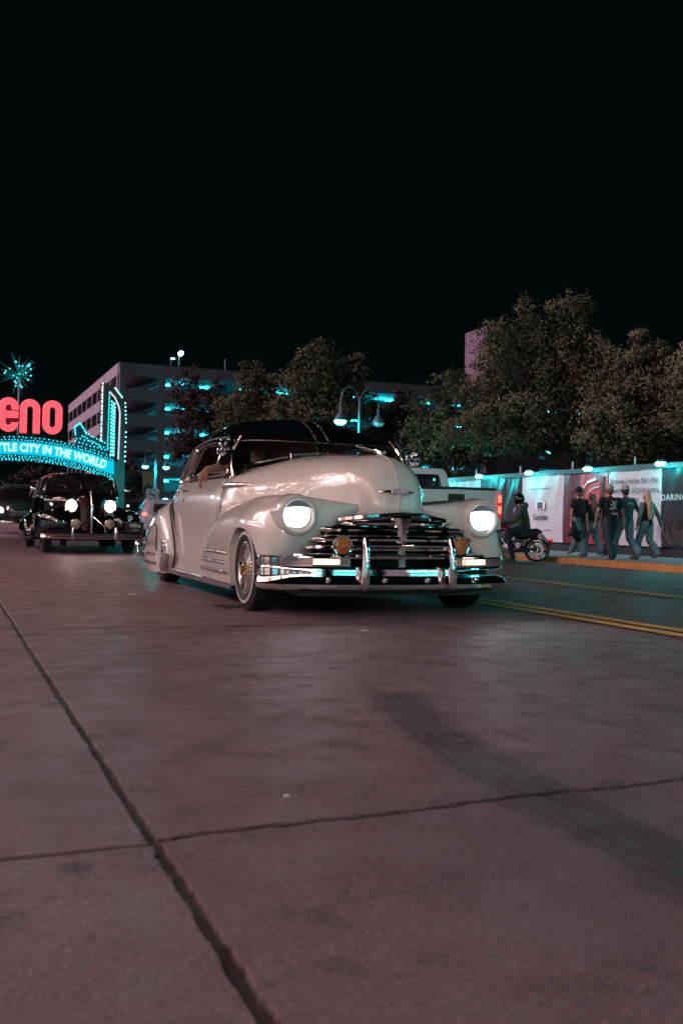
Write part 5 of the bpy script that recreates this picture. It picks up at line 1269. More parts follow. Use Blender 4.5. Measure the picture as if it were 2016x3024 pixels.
# ---------------------------------------------------------------- street furniture, hoarding, arch, garage, trees
TEAL = (0.02, 0.86, 0.88)
M['tealglow'] = emat('teal_lamp_glow', (0.10, 0.95, 0.95), 30.0)
M['tealtube'] = emat('teal_tube_light', (0.03, 0.85, 0.95), 14.0, sample=False)
M['bulb'] = emat('teal_bulb', (0.03, 0.85, 0.95), 3.2, sample=False)
M['bulb_hot'] = emat('pale_teal_bulb', (0.30, 1.0, 1.0), 5.0, sample=False)
M['pole'] = mat('lamp_post_paint', (0.08, 0.12, 0.13), 0.4, metal=.3)
M['whitebanner'] = mat('white_banner_vinyl', (.44, .41, .43), 0.55, noise_amt=.08, nscale=3)
M['ink'] = mat('dark_print_ink', (0.03, 0.03, 0.035), 0.6)
M['white_ink'] = mat('white_print_ink', (0.6, 0.6, 0.6), 0.6)
def lamp_light(name, loc, e, r=.08, col=TEAL, parent=None, spot=None, aim=(0, 0, -1), blend=.6):
    d = bpy.data.lights.new(name, 'SPOT' if spot else 'POINT'); d.energy = e; d.color = col; d.shadow_soft_size = r
    o = bpy.data.objects.new(name, d); COL.objects.link(o); o.location = loc
    if spot:
        d.spot_size = spot; d.spot_blend = blend; o.rotation_euler = Vector(aim).to_track_quat('-Z', 'Y').to_euler()
    if parent: o.parent = parent
    return o
# headlamp beams of the cars
for s in (1, -1):
    lamp_light('headlamp_beam', (.60, .66*s, .60), 14 if s > 0 else 6, .08, (.85, .95, 1), FB, radians(80), (1, .05*s, -.32), .9)
for s in (1, -1):
    lamp_light('headlamp_beam', (.42, .335*s, .78), 12, .08, (1, .8, .7), BK, radians(90), (1, 0, -.2), .9)
# double bell street lamp
def street_lamp(lab, loc, energy, both_lit=True):
    t = thing('street_lamp', lab, 'street lamp', loc, 0, 'double bell street lamps')
    b = MB(); b.tube([(0, 0, 0), (0, 0, .3), (0, 0, .35), (0, 0, 1.0), (0, 0, 5.55)], [.16, .16, .11, .085, .055], 14); b.ball((0, 0, 5.62), (.05, .05, .10)); b.lathe([(.09, 2.6), (.11, 2.65), (.09, 2.7)], (0, 0, 0), 'Z', 14); b.build('pole', M['pole'], t)
    for s in (1, -1):
        b = MB(); b.tube(spl([(0, 0, 5.35), (.10*s, 0, 5.75), (.38*s, 0, 6.03), (.68*s, 0, 5.88), (.80*s, 0, 5.45), (.80*s, 0, 5.20)], 4), .028, 8); b.build('arm', M['pole'], t)
        b = MB(); b.lathe([(.0, 5.26), (.05, 5.22), (.07, 5.12), (.05, 5.06), (.09, 4.98), (.16, 4.90), (.22, 4.80), (.27, 4.72), (.275, 4.68), (.265, 4.69), (.20, 4.80)], (.80*s, 0, 0), 'Z', 24); sh = b.build('bell_shade', M['pole'], t)
        lit = both_lit or s == -1
        b = MB(); b.ball((.80*s, 0, 4.655), (.22, .22, .12), 16, 10); b.build('lamp_globe', M['tealglow'] if lit else M['dimglobe'], sh)
        if lit: lamp_light('lamp_light', (.80*s, 0, 4.50), energy, .12, TEAL if loc[0] > 0 else (1.0, .74, .80), t)
    return t
M['dimglobe'] = mat('faint_glow_globe', (.25, .35, .36), .3, emit=(.1, .5, .5), es=.25)  # unlit globe with a faint glow put into its material
street_lamp('double bell street lamp behind the cream car roof, only its left bell lit', (15.0, 35.8, -.19), 500, False)
SL2 = street_lamp('double bell street lamp between the arch and the cream car, banner hung on its pole', (15.0, 75.8, -.19), 1600)
street_lamp('double bell street lamp near the camera on the right pavement, unseen, added for its light', (15.0, -1.5, -.19), 700)  # unseen lamp added to throw teal light on the cars and road
street_lamp('double bell street lamp on the left pavement, unseen, added for its light', (-4.4, -6.0, .15), 380)  # unseen lamp added behind the camera to light the car fronts
street_lamp('double bell street lamp on the left pavement beside the cars, unseen, added for its light', (-4.4, 13.5, .15), 520)  # unseen lamp added to brighten the left road and the car side
street_lamp('farther double bell street lamp on the left pavement, unseen, added for its light', (-4.4, 33.0, .15), 200)  # unseen lamp added with the others to light the scene
b = MB(); b.prism(rpoly([(-.95, 2.8), (-.12, 2.8), (-.12, 4.3), (-.95, 4.3)], .02), -.01, .01, 'XZ')
o = b.build('pole_banner', mat('banner_sand', (.42, .25, .12), .7), None, loc=(15.0, 75.7, -.30)); tag(o, 'small tan banner with dark mountains hanging from the lamp post near the arch', 'banner')
b = MB(); b.prism([(-.93, 2.85), (-.14, 2.85), (-.14, 3.2), (-.25, 3.42), (-.38, 3.3), (-.55, 3.62), (-.72, 3.3), (-.8, 3.38), (-.93, 3.2)], -.02, -.012, 'XZ'); b.build('mountain_print', mat('banner_green', (.02, .10, .11), .7), o)
# no-left-turn sign
t = thing('traffic_sign', 'square white no left turn sign on a pole behind the silver hatchback', 'road sign', (13.69, 70.0, -.08))
b = MB(); b.tube([(0, .03, 0), (0, .03, 3.0)], .035, 8); b.build('pole', M['pole'], t)
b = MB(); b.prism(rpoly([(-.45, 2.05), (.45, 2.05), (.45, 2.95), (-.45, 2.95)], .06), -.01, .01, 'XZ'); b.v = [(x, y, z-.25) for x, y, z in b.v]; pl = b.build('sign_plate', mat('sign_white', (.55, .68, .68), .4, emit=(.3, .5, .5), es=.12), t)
b = MB(); b.tube([(.36*cos(a), -.02, 2.25+.36*sin(a)) for a in np.linspace(0, 2*pi, 37)[:-1]], .032, 6, closed=True); b.tube([(-.25, -.02, 2.50), (.25, -.02, 2.0)], .03, 6); b.build('red_ring', mat('sign_red', (.45, .03, .05), .4), pl)
b = MB(); b.prism([(.10, 2.02), (.18, 2.02), (.18, 2.28), (.12, 2.36), (-.08, 2.36), (-.08, 2.44), (-.24, 2.32), (-.08, 2.20), (-.08, 2.28), (.08, 2.28)], -.018, -.012, 'XZ'); b.build('arrow', M['ink'], pl)
# ---- hoarding along the far pavement
HX = 18.0
def zy(sx):          # where column sx of the hoarding zoom falls along the wall (measured once)
    x = 1400+sx*.3929; a = (x-1008)/2940.0
    return HX*(cos(AZ)-a*sin(AZ))/(sin(AZ)+a*cos(AZ))
HO = thing('hoarding', 'long dark construction hoarding with a flat capping board along the right pavement', 'hoarding', (HX, 30, -.19))
b = MB(); b.box((.06, 0, 1.25), (.10, 60, 2.5)); b.build('board_wall', mat('hoarding_black', (.02, .022, .025), .7, noise_amt=.4, nscale=2), HO)
b = MB(); b.box((-.05, 0, 2.46), (.16, 60, .14)); b.build('capping_board', mat('hoarding_cap', (.05, .09, .10), .6), HO)
for y in range(-28, 30, 3):
    b = MB(); b.tube([(.08, y, 2.4), (.08, y, 2.78)], .03, 8); b.build('post', mat('post_metal', (.3, .32, .32), .4, metal=.5) if 'post_metal' not in bpy.data.materials else bpy.data.materials['post_metal'], HO)
def banner(ya, yb, m, lab, z0=.27, z1=2.40, wr=.012, seed=1):
    n = max(8, int(abs(ya-yb)/.06)); P = []
    for i in range(n+1):
        y = ya+(yb-ya)*i/n; row = []
        for j in range(22):
            z = z0+(z1-z0)*j/21; w = noise.noise(Vector((y*2.2+.8*z, z*.55+seed, seed)))*wr*2.2+noise.noise(Vector((y*7+2*z, z*1.2, seed+3)))*wr+.010*sin(y*9+z*2)*(.4+.6*j/21)
            row.append((HX-.075+w-.02*sin(pi*j/21), y, z-.19))
        P.append(row)
    b = MB(); b.sheet(P); o = b.build('banner', m, None); tag(o, lab, 'banner', 'printed banners on the hoarding')
    b = MB()
    for k in range(int(abs(ya-yb)/.5)+1):
        y = ya+(yb-ya)*(k+.08)/(abs(ya-yb)/.5+.2); b.tube([(HX-.11, y, z1-.21), (HX-.09, y-.02, z1-.13)], .012, 5)
    b.build('tie', M['ink'], o)
    return o
ED = [zy(q) for q in (-330, 60, 265, 370, 683, 740, 800, 1017, 1425, 1600, 2400)]
M['tealbanner'] = mat('pale_teal_vinyl', (.22, .36, .38), .5)
M['redbanner'] = mat('red_banner_print', (.36, .035, .05), .5, noise_amt=.5, nscale=1.2)
M['wine'] = mat('wine_banner_print', (.10, .018, .03), .5, noise_amt=.4, nscale=2)
M['nightbanner'] = mat('black_banner_print', (.020, .022, .026), .45, noise_amt=.5, nscale=2)
banner(ED[0], ED[1], M['tealbanner'], 'pale teal creased banner farthest along the hoarding, behind the pickup', seed=2, wr=.03)
BX = banner(ED[1], ED[3]+.02, M['nightbanner'], 'crumpled dark banner with part of a white word, left of the white banner reading Gensler', seed=3, wr=.035)
BG = banner(ED[3], ED[4], M['whitebanner'], 'white creased banner reading Gensler, behind the motorcycle rider', seed=4, wr=.02)
banner(ED[4]-.02, ED[6], M['wine'], 'wine red and black banner strip right of the white banner reading Gensler', seed=5)
BR = banner(ED[6], ED[7], M['redbanner'], 'red picture banner with a pale rounded outline, behind the leftmost walkers', seed=6)
BH = banner(ED[7], ED[8], M['whitebanner'], 'white banner with large thin lettering about a new home for pioneers, behind the walkers', seed=7, wr=.018)
BD = banner(ED[8], ED[10], M['nightbanner'], 'black banner with white word beginning DARI at the right edge', seed=8, wr=.03)
BN_X = HX-.135
def wall_text(txt, size, y, z, parent, m, bold=0, shear=0, align='LEFT', sp=1.0, name='lettering'):
    vs, fs = text_mb(txt, size, .002, bold, shear, spacing=sp, align=align); b = MB()
    b.add([(BN_X-.0-v[2], y-v[0], z+v[1]) for v in vs], fs); return b.build(name, m, parent, smooth=False)
wall_text('Gensler', .27, (ED[3]+ED[4])/2, .86, BG, M['ink'], bold=.004, align='CENTER')
b = MB(); yy = (ED[3]+ED[4])/2+.02; b.box((BN_X, yy, 1.245), (.004, .52, .24)); b.build('logo_block', mat('logo_grey', (.62, .62, .62), .6), BG)
o = wall_text('ESI', .25, yy, 1.235, BG, M['ink'], bold=.012, align='CENTER'); o.location.x = -.012
wall_text('A NEW HOME FOR THE NEXT ERA', .07, yy, 1.78, BG, M['ink'], align='CENTER')
ls = ['A new home for the', 'next era of pioneers,', 'placemakers', 'makers, and', 'families.']
M['ink_thin'] = mat('charcoal_ink', (.06, .06, .065), .6)
for k, s_ in enumerate(ls): wall_text(s_, .245, ED[7]-.14, 1.90-.262*k, BH, M['ink_thin'], bold=-.001, shear=(.2 if k in (2, 4) else 0), sp=1.04)
wall_text('DARING', .24, ED[8]-.02, 1.40, BD, M['white_ink'], sp=1.12)
wall_text('OX', .24, ED[3]+.42, 1.08, BX, M['white_ink'])
b = MB(); q = ED[8]+.22; 
for dy in (0, .07): b.box((BN_X, q-dy, .10), (.004, .05, .11))
b.build('red_logo', mat('logo_red', (.5, .02, .03), .5), BH)
b = MB()   # rounded pale outline on the red banner, its lower right corner hidden by the walkers
ym = (ED[6]+ED[7])/2; w2 = abs(ED[6]-ED[7])/2
b.tube([(BN_X, ym-w2*.15+w2*.62*cos(a) if False else ym+p[0], p[1]) for p, a in [((w2*.75, .2), 0), ((w2*.75, 1.4), 0), ((w2*.62, 1.75), 0), ((w2*.3, 1.92), 0), ((-w2*.3, 2.0), 0)]], .045, 6)
b.tube([(BN_X, ym+p[0], p[1]) for p in [(w2*.45, .3), (w2*.45, 1.3), (w2*.3, 1.58), (0, 1.72), (-w2*.5, 1.78)]], .018, 6)
b.v = [(BN_X+(x-BN_X)*.05, y, z) for x, y, z in b.v]; b.build('outline_print', mat('pink_print', (.60, .28, .24), .5), BR)
b = MB(); b.sheet([[(BN_X, ym-w2*.78, .15), (BN_X, ym-w2*.78, 2.1)], [(BN_X, ym-w2*.55, .15), (BN_X, ym-w2*.55, 2.1)]]); b.build('dark_print', M['wine'], BR)
b = MB()
rnd = random.Random(3)
for k in range(26):
    y = ED[8]-.1-rnd.uniform(0, 1.5); b.tube([(BN_X, y, .15), (BN_X, y+.15+rnd.uniform(-.1, .2), .55), (BN_X, y-.1+rnd.uniform(0, .3), .85)], .006, 4)
b.build('streak_print', mat('brown_print', (.16, .07, .06), .5), BD)
# flood lamps on the capping
for k, (sx, sy) in enumerate([(210, 1095), (455, 1078), (740, 1055), (1075, 1022), (1490, 990), (1850, 950), (2300, 900)]):
    x = 1200+sx*.5204; a = (x-1008)/2940.0; y = HX*(cos(AZ)-a*sin(AZ))/(sin(AZ)+a*cos(AZ)); y -= .1
    pos = ['farthest, behind the pickup', 'over the pale teal banner', 'over the banner reading Gensler', 'over the red picture banner', 'over the black banner at the right edge', 'beyond the right edge of the photo', 'farthest beyond the right edge of the photo'][k]
    t = thing('flood_lamp', 'small teal flood lamp on the hoarding capping, '+pos, 'flood lamp', (HX-.1, y, 2.30), 0, 'flood lamps along the hoarding')
    b = MB(); b.tube([(.05, 0, -.02), (-.10, 0, .06), (-.28, 0, .05)], .014, 6); b.build('arm', M['pole'], t)
    for dy in (.09, -.07):
        b = MB(); b.lathe([(.02, .10), (.045, .07), (.062, 0)], (-.30, dy, .02), 'Z', 14); hd_ = b.build('lamp_head', M['pole'], t)
        b = MB(); b.ball((-.30, dy, -.01), (.085, .085, .06), 12, 8); b.build('lamp_bulb', M['tealglow'], hd_)
    lamp_light('flood_light', (-.42, 0, -.08), 42 if k > 1 else 70, .06, TEAL, t)
# ---- Reno arch
AY = 90.0
def arx(S_x, S_y):   # photograph column/row -> point on the plane of the arch
    a = (S_x-1008)/2940.0; d = _fw+_rt2*a-_up2*((S_y-1512)/2940.0); k = AY/d.y; return (d.x*k, HC+d.z*k)
def zz(x, y): return arx(x*.287, 1000+y*.287)
CX = 6.05
band_pts = [zz(200, 1125), zz(400, 1143), (zz(700, 1190)), zz(900, 1243), zz(1085, 1305)]
bxs = [p[0]-CX for p in band_pts]; bzs = [p[1] for p in band_pts]
def band_z(dx): return float(np.interp(abs(dx), bxs, bzs)) if abs(dx) > bxs[0] else bzs[0]
_q = np.polyfit([0]+bxs+[-v for v in bxs], [bzs[0]]+bzs+bzs, 4)
def band_z(dx): return float(np.polyval(_q, abs(dx)))
AR = thing('arch_sign', 'lit street arch sign, red neon letters above a teal band of white lettering', 'sign', (CX, AY, 0))
HWd = 8.0; bh = .56
def strip(lo, hi, y0, y1, x0=-HWd, x1=HWd, n=60):
    b = MB(); P = []
    for i in range(n+1):
        x = x0+(x1-x0)*i/n; z = band_z(x); l, h = (lo(x), hi(x)) if callable(lo) else (lo, hi)
        P.append([(x, y0, z+l), (x, y0, z+h), (x, y1, z+h), (x, y1, z+l), (x, y0, z+l)])
    b.sheet(P); return b
strip(-bh, bh, -.25, .25).build('lit_band', emat('teal_lit_band', (0.0, 0.45, 0.64), 1.0), AR)
dk = mat('arch_dark_blue', (.01, .06, .10), .5)
strip(lambda x: -bh-.62+.2*abs(x)/HWd+.4*max(0, (abs(x)-6.8)/1.4)**2, lambda x: -bh-.003, -.30, .30).build('lower_fascia', dk, AR)
strip(lambda x: bh+.003, lambda x: bh+.48+.9*math.exp(-((abs(x)-5.6)/.35)**2)*0, -.30, .30).build('upper_fascia', dk, AR)
for s in (1, -1):   # stepped flames where the lettering band rises to the towers
    b = MB(); b.prism([(s*4.75, band_z(4.75)+bh+.4), (s*4.45, band_z(4.75)+bh+1.9), (s*5.0, band_z(5)+bh+2.5), (s*5.45, band_z(5.5)+bh+1.7), (s*5.9, band_z(5.9)+bh+1.5), (s*7.3, band_z(7.3)+bh+1.35), (s*7.5, band_z(7.5)+bh+.4)], -.28, .28, 'XZ'); b.build('shoulder_panel', dk, AR)
letters = 'THE BIGGEST LITTLE CITY IN THE WORLD'
M['letterwhite'] = emat('white_lit_letter', (.72, 1.0, 1.0), 1.15)
vs, fs = text_mb(letters, .96, .02, .022, spacing=1.02)
w_ = max(v[0] for v in vs)-min(v[0] for v in vs); sc = 14.6/w_
b = MB(); out = []
for x, y, z in vs:
    X = x*sc; sl = (band_z(X+.05)-band_z(X-.05))/.1; Y = y*1.0
    out.append((X-Y*sl, -.29-z, band_z(X)+Y))
b.add(out, fs); b.build('lettering', M['letterwhite'], AR, smooth=False)
# red neon letters: five parallel tubes each
M['neon'] = emat('red_neon_tube', (1.0, 0.13, 0.16), 2.3)
M['neonback'] = mat('neon_letter_back', (.16, .004, .03), .5, emit=(1, .0, .08), es=.06)
LW, LH, TW = 1.66, 2.95, .60
def stad(w, h, n=10):
    r = w/2; return [(-r, -h/2+r), (-r, h/2-r)]+[(-r*cos(a), h/2-r+r*sin(a)) for a in np.linspace(0, pi, n)][1:-1]+[(r, h/2-r), (r, -h/2+r)]+[(r*cos(a), -h/2+r-r*sin(a)) for a in np.linspace(0, pi, n)][1:-1]
def neon(ch, cx, cz):
    L = bpy.data.objects.new('neon_letter', None)
    rows = []
    for k in range(5):
        o = .04+k*.125; w = LW-2*o; h = LH-2*o; r = w/2
        if ch == 'O': rows.append((stad(w, h), True))
        elif ch == 'n': rows.append(([(-r, -LH/2)]+[(-r*cos(a), h/2-r+r*sin(a)) for a in np.linspace(0, pi, 12)]+[(r, -LH/2)], False))
        elif ch == 'e':
            rows.append(([(r, .42)]+[(r*cos(a), h/2-r+r*sin(a)) for a in np.linspace(0, pi, 12)]+[(-r*cos(a), -h/2+r-r*sin(a)) for a in np.linspace(0, pi, 12)]+[(r, -.68)], False))
        elif ch == 'r': rows.append(([(-r, -LH/2)]+[(-r*cos(a), h/2-r+r*sin(a)) for a in np.linspace(0, pi, 12)]+[(r, .5)], False))
    if ch == 'e':
        for k in range(5): rows.append(([(LW/2-.02, .28-.125*k), (-LW/2+.60, .28-.125*k)], False))
    b = MB(); ob = {'O': [(x, z) for x, z in stad(LW+.1, LH+.1)], 'n': [(-LW/2-.05, -LH/2-.05)]+[(-(LW/2+.05)*cos(a), LH/2-LW/2+(LW/2+.05)*sin(a)) for a in np.linspace(0, pi, 14)]+[(LW/2+.05, -LH/2-.05)]}
    poly = ob.get(ch, stad(LW+.1, LH+.1))
    hole = {'O': [stad(.36, LH-1.3)], 'n': [[(-.18, -LH/2-.0), (-.18, .6), (0, .8), (.18, .6), (.18, -LH/2-.0)]]}.get(ch, [])
    if ch == 'n': poly = poly+[(.2, -LH/2-.05), (.2, .65), (0, .82), (-.2, .65), (-.2, -LH/2-.05)]; hole = []
    vs, fs = cdt_sheet(poly, hole, lambda x, z: (cx+x, -.05, cz+z), 1.0); b.add(vs, fs); bk = b.build('neon_letter', M['neonback'], AR, solid=.1)
    for pts, cl in rows:
        b = MB(); b.tube([(cx+x, -.16, cz+z) for x, z in pts], .025, 6, closed=cl); b.build('neon_tube', M['neon'], bk)
ctr = [(zz(90, 782)), (zz(310, 800)), (zz(541, 812))]
for ch, (x, z) in zip('enO', ctr): neon(ch, x-CX, z)
neon('r', ctr[0][0]-CX-(ctr[1][0]-ctr[0][0]), ctr[0][1]-.05)
b = MB(); b.box((0, .25, band_z(0)+2.6), (5.6, .12, .12)); b.box((0, .25, band_z(0)+1.2), (7.2, .12, .12))
for x in (-3, -1, 1, 3): b.box((x, .25, band_z(0)+1.6), (.1, .1, 2.4))
b.build('letter_frame', M['dark'], AR)
# bulbs: hundreds of them, in strings along the edges
def bulb_string(pts, r, m, name='bulb_string', parent=None):
    b = MB()
    for p in pts: b.ball(p, r, 6, 4)
    o = b.build(name, m, parent or AR); o['kind'] = 'stuff'; return o
rb_ = random.Random(8)
for row, (dz, st, jit) in enumerate([(bh+.13, .17, .03), (bh+.36, .23, .05), (-bh-.15, .17, .04), (-bh-.33, .15, .05), (-bh-.48, .19, .05)]):
    pts = []; x = -HWd+.1
    while x < HWd-.1:
        pts.append((x, -.34, band_z(x)+dz+rb_.uniform(-jit, jit))); x += 1.5*st*rb_.uniform(.7, 1.3)
    bulb_string(pts, .040, M['bulb'])
for s in (1, -1):
    pts = []
    for a, c in (((4.5, 1.9), (5.0, 2.45)), ((5.0, 2.4), (5.5, 1.7)), ((5.5, 1.65), (7.4, 1.3)), ((4.7, 1.0), (7.4, 1.0)), ((4.6, .7), (7.2, .75)), ((4.6, 1.3), (4.5, 1.9)), ((5.2, 1.3), (6.8, .95))):
        for t_ in np.linspace(0, 1, 9): x = a[0]+(c[0]-a[0])*t_; pts.append((s*x, -.33, band_z(x)+bh+a[1]+(c[1]-a[1])*t_+rb_.uniform(-.06, .06)))
    bulb_string(pts, .05, M['bulb'])
# towers carrying the arch
pyx, _ = zz(1060, 440)
for s in (1, -1):
    tw = thing('arch_tower', ('right' if s == 1 else 'left')+' hand tiled tower of the arch with a curved top outlined in teal bulbs', 'tower', (CX, AY, 0)) if False else None
    T0 = zz(1055, 445); 
    prof = [zz(1042, 1600), zz(1058, 445), zz(1100, 450), zz(1160, 490), zz(1225, 560), zz(1275, 640), zz(1298, 740), zz(1302, 900), zz(1296, 1250), zz(1292, 1600)]
    prof = [(s*(x-CX), z) for x, z in prof]; prof[0] = (prof[0][0], -.15); prof[-1] = (prof[-1][0], -.15)
    b = MB(); b.prism(prof, -.5, .5, 'XZ'); tw = b.build('arch_tower', mat('tower_tile', (.14, .07, .07), .35, noise_amt=.3, nscale=6) if 'tower_tile' not in bpy.data.materials else bpy.data.materials['tower_tile'], None, loc=(CX, AY+.9, 0), ang=30)
    tag(tw, 'tiled tower with curved shoulder and teal bulbs at the right end of the arch' if s == 1 else 'tiled tower at the left end of the arch, out of the photo', 'tower', 'towers of the arch')
    def pz(x, y): q = zz(x, y); return (s*(q[0]-CX), q[1])
    inner = [pz(1115, 1260), pz(1120, 800), pz(1132, 530), pz(1160, 555), pz(1200, 620), pz(1235, 700), pz(1240, 900), pz(1225, 1260)]
    b = MB(); b.prism(inner, -.515, -.505, 'XZ'); b.build('inner_panel', M['dark'], tw)
    def line(a, c, n): return [(a[0]+(c[0]-a[0])*t_, -.56, a[1]+(c[1]-a[1])*t_) for t_ in np.linspace(0, 1, n)]
    pts = line(pz(1066, 455), pz(1040, 1180), 20)+line(pz(1060, 520), pz(1045, 1170), 12)
    bulb_string(pts, .055, M['bulb_hot'], parent=tw)
    pts = line(pz(1195, 505), pz(1265, 600), 6)+line(pz(1298, 660), pz(1306, 860), 6)+line(pz(1303, 960), pz(1296, 1260), 7)
    bulb_string(pts, .055, M['bulb_hot'], parent=tw)
    pts = line(pz(1135, 560), pz(1112, 1220), 34); bulb_string(pts, .045, M['bulb'], parent=tw)
    for dx in (1160, 1180, 1190): bulb_string(line(pz(dx, 640+abs(dx-1160)), pz(dx-15, 1230), 17), .05, M['bulb_hot'], parent=tw)
    b = MB(); b.prism([pz(1150, 640), pz(1200, 700), pz(1185, 1240), pz(1140, 1240)], -.53, -.52, 'XZ'); b.build('lit_panel', emat('teal_panel', (0, .35, .38), .8), tw)
    b = MB(); b.tube([(p[0], -.56, p[1]) for p in (pz(1135, 540), pz(1190, 600), pz(1230, 690), pz(1243, 760), pz(1235, 1000), pz(1225, 1240))], .06, 8); b.build('inner_tube', emat('pale_tube', (.75, .7, .85), 1.0), tw)
    b = MB(); b.tube([(p[0], -.57, p[1]) for p in (pz(1068, 460), pz(1048, 1150))], .035, 6); b.build('edge_tube', emat('pink_tube', (.8, .45, .5), .9), tw)
# starburst on top
sx_, sz_ = zz(200, 375)
st = thing('starburst', 'spiky teal starburst with lit bulb tips on a pole above the neon letters', 'sign', (sx_, AY, sz_))
b = MB(); b.tube([(0, .1, -.1), (-.02, .1, band_z(0)+bh-sz_+.2)], .06, 8); b.build('pole', mat('burst_pole', (.4, .35, .38), .4, metal=.5, emit=(.6, .4, .5), es=.15), st)
rs_ = random.Random(4); spm = mat('burst_spike', (.08, .35, .38), .3, metal=.6, emit=(0, .5, .5), es=.12); b = MB(); tips = []
for k in range(46):
    d = Vector((rs_.gauss(0, 1), rs_.gauss(0, .8), rs_.gauss(0, 1))).normalized(); L = rs_.choice([1.0, 1.3, 1.7, 2.05]); b.tube([d*.08, d*L*.5, d*L], [.05, .035, .008], 5)
    if k % 3: tips.append(tuple(d*rs_.uniform(.75, 1.35)))
b.build('spikes', spm, st)
o = bulb_string(tips, .06, M['bulb'], parent=st)
# ---- parking garage
GX, GY0, GY1, GT = 18.0, 112.5, 160.0, 17.9
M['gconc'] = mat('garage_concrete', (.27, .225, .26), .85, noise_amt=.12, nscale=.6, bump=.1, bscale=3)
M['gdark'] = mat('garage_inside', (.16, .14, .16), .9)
PG = thing('parking_garage', 'grey concrete multi storey parking garage with teal tube lights on every open deck', 'parking garage', (GX, GY0, 0))
W2 = 75.0; LV = [GT-2.85*k for k in range(7)]
for k, zt in enumerate(LV):
    hgt = 1.32; lo = max(zt-hgt, -.5)
    if zt < 0: break
    b = MB(); b.box((W2/2, 0, (zt+lo)/2), (W2, .25, zt-lo)); b.build('front_parapet', M['gconc'], PG)
    b = MB(); b.box((-.002, (GY1-GY0)/2+.13, (zt+lo)/2), (.25, GY1-GY0, zt-lo-.004)); b.build('side_parapet', M['gconc'], PG)
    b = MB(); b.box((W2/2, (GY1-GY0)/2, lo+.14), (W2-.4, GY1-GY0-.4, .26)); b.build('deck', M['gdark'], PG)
for x in [.0, 4.8]+[4.8+9.8*k for k in range(1, 7)]:
    b = MB(); b.box((x+.35 if x == 0 else x, .0, 8.7), (.65 if x == 0 else .8, .30, 18.45)); b.build('front_column', M['gconc'], PG)
for k in range(10):
    b = MB(); b.box((0.0, .7+5.1*k, 8.7), (.30, .42 if k else .6, 18.40)); b.build('side_column', M['gconc'], PG)
b = MB(); b.box((W2/2, 13.0, 8.5), (W2, .3, 18)); b.build('core_wall', M['gconc'], PG)
for k in range(5):      # sloping ramps seen through the front openings
    zt = LV[k]-1.4
    for x0 in (.6,):
        b = MB(); b.prism([(x0, zt-1.5), (x0+4.6, zt+.0), (x0+4.6, zt-.45), (x0+1.3, zt-1.9)], 2.0, 12.0, 'XZ'); b.build('ramp', M['gconc'], PG)
for k in range(5):
    zl = LV[k]-1.52
    for j in range(13):
        x = 6.1+4.9*j; b = MB(); b.box((x, 5.0, zl), (1.35, .18, .22)); b.build('tube_light', M['tealtube'], PG)
    for j in range(5):
        lamp_light('deck_light', (8.5+13*j, 5.6, zl-.6), 800, .3, (.02, .7, .85), PG)
b = MB(); b.box((54.0, 4, 24-17.9/2), (9, 9, .1)) if False else None
ST = MB(); ST.box((0, 0, 13.0), (8.0, 6.0, 27.0)); tw_ = ST.build('stair_tower', mat('tower_plaster', (.15, .095, .135), .8, noise_amt=.08, nscale=.5), None, loc=(68.2, 114.3, -.5), bevel=.05); tag(tw_, 'plain pinkish stair tower rising above the garage, left of the tallest tree', 'tower')
# roof lamps of the garage
for k, (px_, py_, e) in enumerate([(529, 1045, 1), (505, 1060, 0)]):
    a = (px_-1008)/2940.0; d = _fw+_rt2*a-_up2*((py_-1512)/2940.0); kk = (GY0+(2 if k == 0 else 6))/d.y; x, y, z = d.x*kk, d.y*kk, HC+d.z*kk
    t = thing('roof_lamp', ['bright teal lamp on a short pole on the garage roof', 'smaller teal lamp left of the bright one on the garage roof'][k], 'lamp', (x, y, 17.7))
    b = MB(); b.tube([(0, 0, -1), (0, 0, z-17.7+.05), (.15, -.3, z-17.7+.1)], .07, 8); b.build('pole', M['pole'], t)
    b = MB(); b.ball((.15, -.35, z-17.7), (.30, .30, .26) if k == 0 else (.28, .2, .1), 12, 8); b.build('lamp_globe', emat('roof_lamp_glow%d' % k, (.25, 1, 1), 40 if k == 0 else 5), t)
    if k == 0: lamp_light('lamp_light', (.15, -.6, z-17.7), 700, .2, TEAL, t)
# distant poles on the roof
for x in (30.5, 48.0): 
    b = MB(); b.tube([(x, 114, 17), (x, 114, 19.4)], .06, 6); o = b.build('roof_pole', M['pole'], None); tag(o, 'thin pole on the garage roof, '+('left of the tallest middle tree' if x < 40 else 'right of the middle trees'), 'pole')
# ---- trees
M['bark'] = mat('bark', (.07, .055, .05), .9, noise_amt=.4, nscale=10, bump=.6, bscale=20)
def leafmat(name, c1, c2):
    m = bpy.data.materials.new(name); m.use_nodes = True; nt = m.node_tree; b = nt.nodes['Principled BSDF']
    at = nt.nodes.new('ShaderNodeAttribute'); at.attribute_name = 'tone'
    mx = nt.nodes.new('ShaderNodeMix'); mx.data_type = 'RGBA'; mx.inputs[6].default_value = (*c1, 1); mx.inputs[7].default_value = (*c2, 1)
    nt.links.new(at.outputs['Fac'], mx.inputs[0]); nt.links.new(mx.outputs[2], b.inputs['Base Color']); b.inputs['Roughness'].default_value = .9; b.inputs['Specular IOR Level'].default_value = .1
    return m
LM = {'olive': leafmat('olive_leaves', (.036, .040, .022), (.118, .112, .064)), 'red': leafmat('russet_leaves', (.026, .016, .015), (.088, .054, .048)), 'green': leafmat('green_leaves', (.020, .028, .015), (.095, .105, .055)), 'dark': leafmat('dull_leaves', (.02, .018, .016), (.055, .045, .04))}
